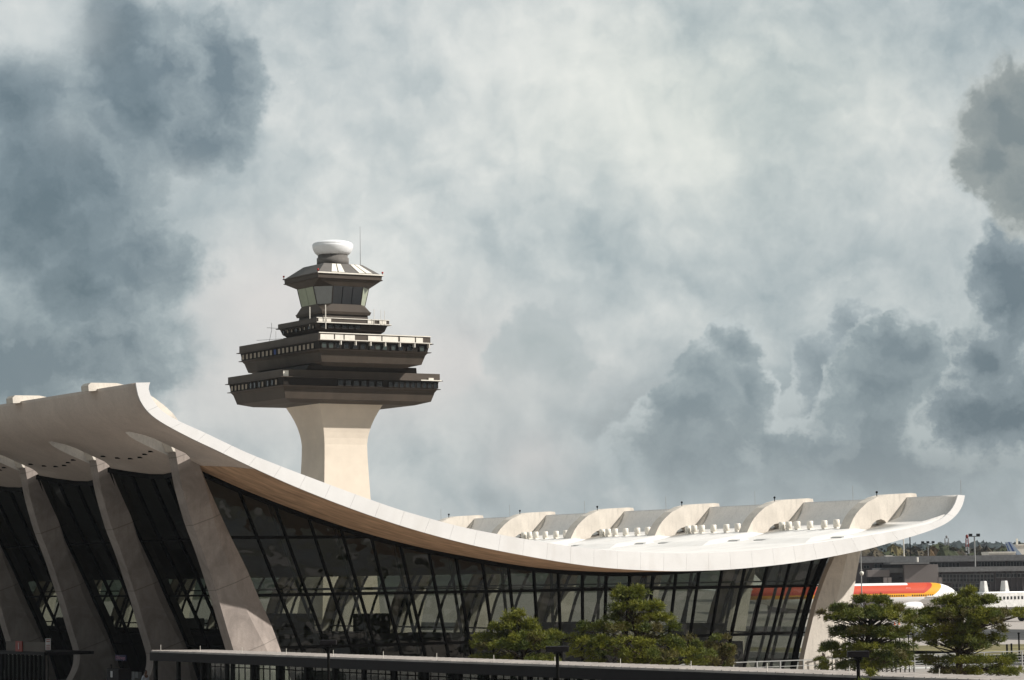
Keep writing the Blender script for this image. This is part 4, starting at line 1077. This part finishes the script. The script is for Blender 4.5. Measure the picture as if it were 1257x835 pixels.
vehicle('white_van', 'pale van partly hidden by pine needles right of the airliner nose', 'van', at0(1181, 575), yawv, 5.6, 2.0, 2.05, 'carwhite', vanp, vw)
vehicle('parked_car', 'light car on the apron seen between the two right pines', 'car', at0(1132, 470), yawv, 4.6, 1.8, 1.5, 'carwhite', [(0, .3), (1, .3), (1, .75), (.8, .9), (.68, 1.42), (.3, 1.5), (.1, .95), (0, .85)], [(.28, .48, .95, 1.38), (.5, .68, .95, 1.38)])
p = Vector(at0(1113, 566))
bc = thing('cargo_container', 'white baggage container with blue curtain beside the white van', 'container', p, rz=yawv)
m = MB(); m.box(-1.2, 1.2, -.9, .9, .45, 1.95); m.build('box', 'carwhite', bc, True, .03)
m = MB(); m.box(.2, .95, -.93, -.905, .55, 1.85); m.build('curtain', 'blue', bc, True)
m = MB(); m.box(-1.3, 1.3, -.8, .8, .3, .44)
for x in (-.9, .9):
    for y in (-.7, .7): m.tube([(x, y-.1, .2), (x, y+.1, .2)], .19, 10)
m.build('dolly', 'tyre', bc, True)
for k, (px, D) in enumerate(((1097.5, 545), (1103, 548))):
    p = Vector(at0(px, D)); m = MB(); m.lathe((0, 0, 0), [(.25, 0), (.25, .04), (.15, .05), (.03, .7)], 12)
    o = m.build('traffic_cone', mat('cone_orange', (.7, .12, .03), .5) if k == 0 else bpy.data.materials['cone_orange'], None, True); o.location = p
    tag(o, ['orange cone under the airliner, the left one of the pair', 'orange cone under the airliner, the right one of the pair'][k], 'traffic cone')

# ------------------------------------------------------------------ airliner
def livery():
    m = bpy.data.materials.new('aircraft_livery'); m.use_nodes = True; k = NB(m.node_tree); p = m.node_tree.nodes['Principled BSDF']; p.inputs['Roughness'].default_value = .6; p.inputs['Specular IOR Level'].default_value = .15
    s = k.sep(k.n('ShaderNodeTexCoord').outputs['Object']); x, z = s[0], s[2]
    def reg(z0, xe, sl_):
        a = k.m('GREATER_THAN', z, z0); xx = k.m('ADD', x, k.m('MULTIPLY', k.m('POWER', k.m('MAXIMUM', k.m('SUBTRACT', 7.9, z), 0.), 1.6), sl_)); return k.m('MULTIPLY', a, k.m('LESS_THAN', xx, xe))
    c = k.mix(reg(4.62, -5.5, .62), (.80, .79, .77), (.70, .33, .02))
    c = k.mix(reg(5.45, -8.2, .8), c, (.47, .05, .025))
    c = k.mix(reg(6.1, -9.6, .8), c, (.52, .07, .03))
    c = k.mix(reg(7.35, -14.8, 1.4), c, (.80, .79, .77))
    k.put(p.inputs['Base Color'], c); return m
MT['livery'] = livery()
nose = onD(1176.5, 729, 645)
hd = radians(-6)
pl = thing('parked_airliner', 'white wide-body airliner with red and yellow stripes parked beyond the terminal', 'aircraft', (nose.x, nose.y, 0), rz=hd)
m = MB(); R0, zc = 2.82, 5.05
prof = [(0, .02, -.75), (-.15, .35, -.72), (-.6, .85, -.62), (-1.3, 1.32, -.48), (-2.2, 1.75, -.33), (-3.4, 2.18, -.18), (-4.8, 2.5, -.08), (-6.5, 2.72, -.02), (-8.5, 2.82, 0), (-14, 2.82, 0), (-24, 2.82, 0), (-44, 2.82, 0), (-50, 2.5, .3), (-56, 1.7, .95), (-60, 1.0, 1.5), (-63, .35, 1.9)]
vs = []; fs = []; n = 40
for x, r, dz in prof:
    for j in range(n): an = 2*pi*j/n; vs.append((x, r*cos(an), zc+dz+r*sin(an)))
for i in range(len(prof)-1):
    for j in range(n): fs.append((i*n+j, (i+1)*n+j, (i+1)*n+(j+1) % n, i*n+(j+1) % n))
fs.append(tuple(range(n))); fs.append(tuple(range((len(prof)-1)*n, len(prof)*n))[::-1])
m.add(vs, fs, 0, True); fu = m.build('fuselage', 'livery', pl, True)
def fy(z): return sqrt(max(0, R0**2-(z-zc)**2))
m = MB()
for i in range(64):
    x = -9.2-i*.62
    if 10 <= i <= 12 or 30 <= i <= 32: continue
    m.box(x-.15, x+.15, -fy(4.95)-.02, -fy(4.95)+.05, 4.78, 5.12)
m.build('cabin_windows', 'dglass', fu, True)
m = MB()
for x0, x1, r in ((-3.0, -2.35, 1.95), (-2.2, -1.65, 1.68), (-3.75, -3.2, 2.2)): m.add([(x0, -r*1.02+.05, 5.35), (x1, -r*.93+.08, 5.28), (x1-.1, -r*.80+.1, 5.72), (x0, -r*.9+.05, 5.82)], [(0, 1, 2, 3)])
ckp = m.build('cockpit_windows', 'dglass', fu, True); sd_ = ckp.modifiers.new('t', 'SOLIDIFY'); sd_.thickness = .06
for x in (-15.6, -34):
    m = MB()
    for a, c_ in (((x-.55, 4.75), (x-.55, 6.7)), ((x+.55, 4.75), (x+.55, 6.7)), ((x-.55, 6.7), (x+.55, 6.7)), ((x-.55, 4.75), (x+.55, 4.75))):
        m.bar((a[0], -fy(a[1])-.01, a[1]), (c_[0], -fy(c_[1])-.01, c_[1]), .07, .05)
    m.build('door_outline', 'planewhite', fu, True)
m = MB(); m.add([(-11.4, -fy(4.2)-.02, 4.2), (-8.1, -fy(4.2)-.02, 4.2), (-8.3, -fy(2.7)-.02, 2.75), (-11.6, -fy(2.7)-.02, 2.6)], [(0, 3, 2, 1)]); m.add([(-11.8, -2.9, 4.25), (-7.0, -2.9, 4.3), (-7.2, -3.9, 4.7), (-11.6, -3.9, 4.7)], [(0, 1, 2, 3)], 1)
cd = m.build('cargo_door', ['dark', 'planewhite'], fu, True); sd_ = cd.modifiers.new('t', 'SOLIDIFY'); sd_.thickness = .08
for s in (-1, 1):
    m = MB(); m.hexa([(-20, s*2.4, 3.4), (-32, s*2.4, 3.2), (-42, s*29, 5.0), (-39, s*29, 5.1), (-20.5, s*2.4, 4.2), (-32, s*2.4, 3.6), (-42, s*29, 5.15), (-39, s*29, 5.3)]); m.build('wing', 'grey', pl, True)
    m = MB(); c = Vector((-17.2, s*9.6, 2.35)); m.tube([c, c+Vector((-.25, 0, 0)), c+Vector((-1.5, 0, 0)), c+Vector((-3.4, 0, .05)), c+Vector((-5.2, 0, .1))], [1.0, 1.18, 1.3, 1.2, .75], 20)
    en = m.build('engine', 'planewhite', pl, True)
    m = MB(); m.tube([c+Vector((.02, 0, 0)), c+Vector((.05, 0, 0))], .95, 20); m.tube([c+Vector((.05, 0, 0)), c+Vector((.5, 0, 0))], [.35, .03], 12); m.build('intake', 'dark', en, True)
    m = MB(); m.hexa([(-57, s*.8, 6.4), (-62, s*.8, 6.3), (-64, s*9.5, 7.0), (-61.5, s*9.5, 7.0), (-57, s*.8, 6.7), (-62, s*.8, 6.5), (-64, s*9.5, 7.1), (-61.5, s*9.5, 7.1)]); m.build('tailplane', 'planewhite', pl, True)
m = MB(); m.prism([(-52, 7.2), (-62, 7.2), (-66, 16.5), (-62, 16.5)], -.2, .2); m.build('tail_fin', 'livery', pl, True)
m = MB()
for x, ys in ((-6.7, (0,)), (-30, (-4.4, 4.4))):
    for y in ys:
        m.tube([(x, y, .6), (x, y, 3)], .16, 8)
        for dy in (-.35, .35): m.tube([(x, y+dy-.18, .62), (x, y+dy+.18, .62)], .6, 16)
m.build('landing_gear', 'tyre', pl, True)
# grey loading bridge by the wing
p = onD(1068, 741, 600); br = thing('loading_bridge', 'grey boxy loading bridge at the wing of the striped airliner', 'airport bridge', (p.x, p.y, 0), rz=yawv)
m = MB(); m.box(-3.4, 3.2, -1.2, 1.2, 2.5, 5.3); m.box(-9, -3.4, -1.4, 1.4, 2.2, 4.6); m.build('tunnel', 'walllight', br, True, .05)
m = MB()
for x in (-7, -1, 2.4): m.box(x-.15, x+.15, -.8, -.5, 0, 2.5); m.box(x-.15, x+.15, .5, .8, 0, 2.5)
m.build('legs', 'frame', br, True)
m = MB(); m.box(-2.6, -1.6, -1.23, -1.2, 3.1, 4.2); m.box(.2, 1.8, -1.23, -1.2, 3.2, 4.3); m.build('panel', 'grey', br, True)

# mobile lounge
p = onD(1197.5, 745, 560); q = onD(1262, 745, 556); yl_ = radians(-4)
ml = thing('mobile_lounge', 'white passenger lounge vehicle with two tall stacks and a row of square windows', 'airport vehicle', (p.x, p.y, 0), rz=yl_)
m = MB(); m.prism([(0, 2.9), (16, 2.9), (16, 6.1), (.6, 6.1), (0, 5.6)], -2.2, 2.2); bd = m.build('body', 'carwhite', ml, True, .12)
m = MB(); m.box(.4, 15.6, -2.0, 2.0, 1.0, 2.88); m.build('chassis', 'grey', ml, True)
m = MB(); m.box(1.5, 6.6, -2.25, -2.02, 1.2, 2.9); m.build('side_tank', 'walllight', ml, True)
for x in (2.2, 7.5, 13.6):
    m = MB(); m.hexa([(x-.5, -.9, 6.1), (x+.55, -.9, 6.1), (x+.55, .9, 6.1), (x-.5, .9, 6.1), (x-.32, -.6, 8.3), (x+.35, -.6, 8.3), (x+.35, .6, 8.3), (x-.32, .6, 8.3)]); m.build('stack', 'carwhite', ml, True, .05)
for i in range(13):
    m = MB(); x = .8+i*.92; m.box(x, x+.42, -2.26, -2.205, 4.55, 5.15); m.build('window', 'dglass', ml, True)
for x in (2.8, 13):
    for y in (-1.7, 1.7):
        m = MB(); m.tube([(x, y-.3, .75), (x, y+.3, .75)], .75, 18); m.build('wheel', 'tyre', ml, True)
m = MB(); m.prism([(-1.6, 2.6), (0, 2.6), (0, 5.4), (-1.2, 5.0)], -1.3, 1.3); m.build('docking_hood', 'grey', ml, True)

# ------------------------------------------------------------------ concourse behind
DB = 715.0
def bpt(px, py, D=DB): return onD(px, py, D)
c0 = onD(1150, 749, DB); bb_ = thing('concourse_building', 'long low dark grey concourse with strips of dark windows behind the airliner', 'building', (c0.x, c0.y, 0), rz=yawv)
Rinv = Matrix.Rotation(-yawv, 3, 'Z')
def loc_(px, py, D=DB):
    v = Rinv @ (onD(px, py, D)-Vector((c0.x, c0.y, 0))); return v
def bx(m, x0, x1, yt, yb, D, depth, mi=0, z0=None):
    a = loc_(x0, yt, D); c_ = loc_(x1, yb, D); m.box(a.x, c_.x, a.y, a.y+depth, (c_.z if z0 is None else z0), a.z, mi)
m = MB(); bx(m, 960, 1330, 686, 749, 722, 45, z0=-.2); bx(m, 1000, 1073, 683.5, 690, 723, 20)
m.build('main_block', 'wallgrey', bb_, True)
m = MB(); bx(m, 1071, 1330, 699.5, 749, 712, 9.9, z0=-.2); m.build('lower_block', 'wallgrey', bb_, True)
m = MB(); bx(m, 1110, 1152, 693.5, 716, 708, 3.8); bx(m, 1065, 1092, 700, 708, 709, 2.8); m.build('bay_block', 'walllight', bb_, True, .05)
m = MB(); bx(m, 1071, 1330, 697.6, 699.9, 710.5, 1.3); bx(m, 960, 1330, 685.2, 687.2, 720.5, 1.3); bx(m, 1093, 1141, 690.8, 692.2, 707, 14); m.build('cornice', 'grey', bb_, True)
def win(x0, x1, y0, y1, D, nx, ny=1):
    f = MB(); bx(f, x0, x1, y0, y1, D, .3); fo = f.build('window', 'grey', bb_, True)
    g = MB()
    for i in range(nx):
        for j in range(ny):
            a = x0+(x1-x0)*(i+.12)/nx; c_ = x0+(x1-x0)*(i+.88)/nx; e_ = y0+(y1-y0)*(j+.12)/ny; h_ = y0+(y1-y0)*(j+.88)/ny
            bx(g, a, c_, e_, h_, D-.12, .1)
    g.build('panes', 'bwin', fo, True)
MT['bwin'] = mat('concourse_window', (.012, .016, .02), .3, var=.3, scale=.3, spec=.3)
for w in ((1073, 1077, 692, 698), (1079, 1083, 692, 698)): win(*w, 721.5, 1)
win(1142, 1178, 690.2, 697, 721.5, 8); win(1201, 1234, 689.2, 695.8, 721.5, 9); win(1237, 1262, 689, 695.6, 721.5, 7); win(1060, 1067, 694, 698, 721.5, 2)
win(1153, 1220, 705, 714.5, 711.5, 16, 2); win(1222, 1262, 704, 709, 711.5, 9); win(1168, 1215, 716.5, 726.5, 711.5, 11, 2); win(1098, 1108, 718, 724, 711.5, 3)
win(1195, 1262, 728, 740, 711.5, 10, 2)
m = MB(); bx(m, 1172, 1262, 727.2, 729, 709, 3); bx(m, 1066, 1108, 709, 716, 709.5, 2.4, 0); m.build('ledge', 'canopyfascia', bb_, True)
for x0, x1, y0, y1, mt in ((1087, 1096, 681.8, 686, 'cream'), (1098, 1103, 682.5, 686, 'metal'), (1134, 1152, 683.2, 686, 'cream'), (1083, 1085, 683, 686, 'grey')):
    m = MB(); bx(m, x0, x1, y0, y1, 730, 3); m.build('roof_unit', mt, bb_, True)
m = MB(); a = loc_(1126, 690, 716); m.tube([a, (a.x, a.y, loc_(1126, 684, 716).z)], .32, 10); m.build('flue', 'cream', bb_, True)
for px in (1085, 1090, 1152):
    m = MB(); bx(m, px, px+4.5, 709, 716, 700, 1.5); a = loc_(px+2, 712, 700); m.tube([(a.x, a.y+.7, 0), (a.x, a.y+.7, a.z)], .2, 6); m.build('dock_unit', 'walllight', bb_, True)
m = MB()
for i in range(16):
    px = 1156+i*6.6; bx(m, px, px+.9, 699.9, 749, 711.3, .6, z0=0)
m.build('pilasters', 'wallgrey', bb_, True)
for px, w_, h_, mt in ((1064, 6, 2.4, 'grey'), (1105, 3, 3.2, 'metal'), (1158, 7, 2.0, 'walllight'), (1172, 3, 3.4, 'cream'), (1182, 5, 1.8, 'grey'), (1204, 4, 2.6, 'metal'), (1218, 3, 3.6, 'walllight'), (1230, 6, 1.8, 'cream')):
    m = MB(); bx(m, px, px+w_, 685.5-h_, 686, 732, 3); m.build('roof_unit', mt, bb_, True)
# pale penthouse and the tail beyond
p0_, p1_ = onD(1209.5, 684, 790), onD(1242, 678.5, 790)
m = MB(); cc = (p0_+p1_)/2; ax = RV*((p1_-p0_).dot(RV)/2)
m.obox((cc.x, cc.y, p1_.z/2), ax, DV*6, UP*(p1_.z/2)); m.obox((cc.x, cc.y, p1_.z+.05), ax*1.02, DV*6.2, UP*.25)
single(m, 'hangar_block', 'cream', 'pale flat-roofed block rising behind the concourse beside the blue striped tail', 'building')
tl = thing('tail_aircraft', 'blue and white striped aircraft tail fin beyond the concourse roof', 'aircraft', onD(1250, 690, 800)*1.0)
tl.location.z = 0
def tq(px, py, D=800): return onD(px, py, D)
def slab(pts, th, mt, name, par):
    m = MB(); n = len(pts); vs = [p-DV*th/2 for p in pts]+[p+DV*th/2 for p in pts]
    m.add(vs, [tuple(range(n)), tuple(range(2*n-1, n-1, -1))]+[((i+1) % n, i, i+n, (i+1) % n+n) for i in range(n)]); return m.build(name, mt, par)
MT['tailblue'] = mat('tail_pale_blue', (.30, .36, .44), .4, var=.04); MT['tailstripe'] = mat('tail_stripe', (.03, .07, .22), .4)
tf = slab([tq(1233.5, 665.8), tq(1241, 665.2), tq(1262, 690), tq(1241.5, 690)], .6, 'tailblue', 'tail_fin', tl)
slab([tq(1237.5, 665.6, 799.4), tq(1239, 665.5, 799.4), tq(1253, 690, 799.4), tq(1249, 690, 799.4)], .12, 'tailstripe', 'stripe', tf)
slab([tq(1234.6, 667.6, 799.4), tq(1235.6, 667.5, 799.4), tq(1245.5, 690, 799.4), tq(1243.6, 690, 799.4)], .12, 'tailstripe', 'stripe', tf)
m = MB(); a = onD(1262, 694, 801); m.tube([a-RV*6-UP*1, a, a+RV*40], [1.2, 2.3, 2.6], 20); m.build('fuselage', 'planewhite', tl)
p0_, p1_ = onD(1246, 684, 870), onD(1275, 669.5, 870); cc = (p0_+p1_)/2
m = MB(); m.obox((cc.x, cc.y, p1_.z/2), RV*((p1_-p0_).dot(RV)/2), DV*5, UP*(p1_.z/2)); m.obox((cc.x, cc.y, p1_.z+.2), RV*((p1_-p0_).dot(RV)/2+.4), DV*5.3, UP*.2); m.obox((p0_.x+1, p0_.y, p1_.z+1), RV*.3, DV*.3, UP*1.2)
single(m, 'white_hangar', 'cream', 'white hangar roof edge just behind the striped tail at the right edge', 'building')

# ------------------------------------------------------------------ masts
def mast(px, yt, yb, D, r, mt, label, heads=0, hw=1.2, name='light_mast', group=None):
    p = onD(px, yt, D); t = thing(name, label, 'light mast' if heads else 'mast', (p.x, p.y, 0), group)
    m = MB(); m.tube([(p.x, p.y, 0), (p.x, p.y, p.z)], [r, r*.7], 8); m.build('pole', mt, t)
    if heads:
        m = MB()
        m.bar(p-RV*hw, p+RV*hw, .18)
        for i in range(heads): c = p+RV*(-hw+2*hw*i/max(1, heads-1)); m.obox(c+UP*.3, RV*.42, DV*.5, UP*.38)
        m.build('lamp_head', 'frame', t)
    return t
mast(1139, 667, 684, 900, .16, 'metal', 'distant mast with three floodlights beyond the concourse roof', 3, 1.7)
mast(1196, 658.5, 697, 718, .24, 'metal', 'tall pale mast with twin floodlights standing before the concourse', 2, .0+1.0)
mast(1116.8, 655, 686, 775, .22, 'frame', 'plain dark pole rising under the white roof edge')
mast(1109, 660, 686, 780, .24, 'cream', 'pale thin pole just left of the dark pole')
# dome camera pole near the pier
p = onD(1056.5, 676, 260); t = thing('camera_pole', 'pale pole with a hanging cream dome beside the field-side pier', 'camera pole', (p.x, p.y, 0))
m = MB(); m.tube([(p.x, p.y, 0), (p.x, p.y, p.z+.6)], .05, 8); q = onD(1056.8, 703, 260); m.bar(q+UP*.25-RV*.1, q+UP*.25+RV*.2, .06); m.build('pole', 'metal', t)
m = MB(); m.lathe(q-UP*.3+RV*.05-DV*.15, [(.02, 0), (.14, .06), (.2, .2), (.2, .32), (.1, .42)], 14); m.build('dome', 'cream', t)
# red and white radio mast, lattice tower
def lattice(px, yt, yb, D, w, label, cols, name):
    p = onD(px, yt, D); t = thing(name, label, 'mast', (p.x, p.y, 0)); H = p.z
    nb = 1 if len(cols) == 1 else 7; per = 6 if nb == 1 else 2
    crn = lambda z, i: Vector((p.x, p.y, z))+(RV*(1 if i in (1, 2) else -1)+DV*(1 if i > 1 else -1))*w*(1-.5*z/H)
    for q in range(nb):
        mm = MB()
        for k in range(per):
            z0, z1 = H*(q*per+k)/(nb*per), H*(q*per+k+1)/(nb*per)
            for i in range(4):
                mm.bar(crn(z0, i), crn(z1, i), .16); mm.bar(crn(z0, i), crn(z1, (i+1) % 4), .1); mm.bar(crn(z1, i), crn(z1, (i+1) % 4), .1)
        mm.build('lattice_section', cols[(q+1) % len(cols)], t)
    m = MB(); m.lathe((p.x, p.y, H), [(.3, 0), (.5, .3), (.5, 1.0), (.2, 1.4)], 8); m.build('beacon', cols[-1], t)
lattice(1187, 661, 684, 1000, .8, 'slim red and white banded radio mast against the far trees', ('signwhite', 'signred'), 'radio_mast')
lattice(1162, 661, 684, 1300, 1.6, 'faint grey lattice tower beyond the wooded horizon', ('grey',), 'lattice_tower')

# ------------------------------------------------------------------ woods and hills
def hills():
    m = MB(); n = 240; rnd = random.Random(4)
    def hp(l, D, h): v = CAM+DV*D+RV*l; return (v.x, v.y, h)
    rows = []
    ph = [rnd.random()*6 for _ in range(9)]
    for r_, (D, hh) in enumerate(((2300, -1), (2450, 12), (2600, 24), (2750, 31), (2950, 28), (3300, 5))):
        row = []
        for i in range(n+1):
            l = -1600+3600*i/n
            h = hh+(5*sin(l/170+ph[0])+4*sin(l/71+ph[1])+1.5*sin(l/29+ph[2]))*(hh > 8)+(rnd.uniform(-1.6, 1.6) if hh > 8 else 0)
            row.append(hp(l, D, h))
        rows.append(row)
    vs = [v for r_ in rows for v in r_]; w = n+1
    m.add(vs, [(a*w+i, a*w+i+1, (a+1)*w+i+1, (a+1)*w+i) for a in range(len(rows)-1) for i in range(n)], 0, True)
    MT['hill'] = mat('wooded_hill', (.045, .06, .035), .95, var=.4, scale=.03); struct(m, 'hills', 'hill')
hills()
def wood(D0, D1, l0, l1, n, hmin, hmax, name, label, seed, cols, leaf=110, ls=.75, smooth=False):
    rnd = random.Random(seed); m = MB()
    for _ in range(n):
        v = CAM+DV*rnd.uniform(D0, D1)+RV*rnd.uniform(l0, l1); h = rnd.uniform(hmin, hmax); r = h*rnd.uniform(.24, .36); mi = rnd.choices(range(len(cols)), [5, 4, 1.2, .8][:len(cols)])[0]
        nu, nv = 10, 6; vs = []
        for a in range(nv+1):
            for q in range(nu):
                th_ = pi*a/nv; ph_ = 2*pi*q/nu; j = 1+rnd.uniform(-.22, .22); rr = r*sin(th_)*j
                vs.append((v.x+cos(ph_)*rr, v.y+sin(ph_)*rr, h*.58+cos(th_)*h*.40*j))
        m.add(vs, [(a*nu+q, a*nu+(q+1) % nu, (a+1)*nu+(q+1) % nu, (a+1)*nu+q) for a in range(nv) for q in range(nu)], mi, smooth)
        m.box(v.x-r*.08, v.x+r*.08, v.y-r*.08, v.y+r*.08, -.2, h*.4, 0)
        for _ in range(leaf):
            th_ = rnd.random()*2*pi; cz = rnd.uniform(-1, 1); s_ = sqrt(1-cz*cz); rr = rnd.uniform(.9, 1.18)
            c = Vector((v.x+cos(th_)*s_*r*rr, v.y+sin(th_)*s_*r*rr, h*.58+cz*h*.4*rr))
            a = Vector((rnd.uniform(-1, 1), rnd.uniform(-1, 1), rnd.uniform(-1, 1))).normalized()*rnd.uniform(.5, 1.0)*ls; b2 = a.cross(Vector((rnd.random(), rnd.random(), rnd.random()))).normalized()*rnd.uniform(.5, .9)*ls
            k = len(m.v); m.v += [tuple(c-a), tuple(c+b2), tuple(c+a), tuple(c-b2)]; m.f.append((k, k+1, k+2, k+3)); m.mi.append(mi); m.sm.append(False)
    o = m.build(name, cols); tag(o, label, 'trees', kind='stuff')
MT['w5'] = mat('ridge_haze_green', (.022, .036, .036), .95, var=.2, scale=.02); MT['w1'] = mat('wood_green', (.055, .065, .03), .95, var=.3, scale=.1); MT['w2'] = mat('wood_brown', (.08, .065, .04), .95, var=.3, scale=.1); MT['w3'] = mat('wood_orange', (.115, .075, .035), .95); MT['w4'] = mat('wood_yellow', (.12, .10, .04), .95)  # ridge colour is blued to stand in for distance haze
wood(960, 1150, 90, 260, 420, 12, 20, 'woodland', 'brown and green autumn woods beyond the concourse', 8, ['w1', 'w2', 'w3', 'w4'])
wood(2450, 2950, 150, 640, 900, 24, 37, 'ridge_woods', 'dark far ridge of trees on the horizon', 9, ['w5'], 0, .7, True)

# ------------------------------------------------------------------ haze
HAZE = True
if HAZE:
    m = MB(); v = []
    m.box(-1700, 5200, -1200, 5200, -1.5, 75)
    hm = bpy.data.materials.new('haze'); hm.use_nodes = True; t_ = hm.node_tree; t_.nodes.clear(); k = NB(t_)
    pv = k.n('ShaderNodeVolumePrincipled'); pv.inputs['Color'].default_value = (.80, .87, .95, 1); pv.inputs['Density'].default_value = .00005; pv.inputs['Anisotropy'].default_value = .2
    oo = k.n('ShaderNodeOutputMaterial'); k.put(oo.inputs['Volume'], pv.outputs[0])
    o = m.build('haze', hm); tag(o, kind='stuff')
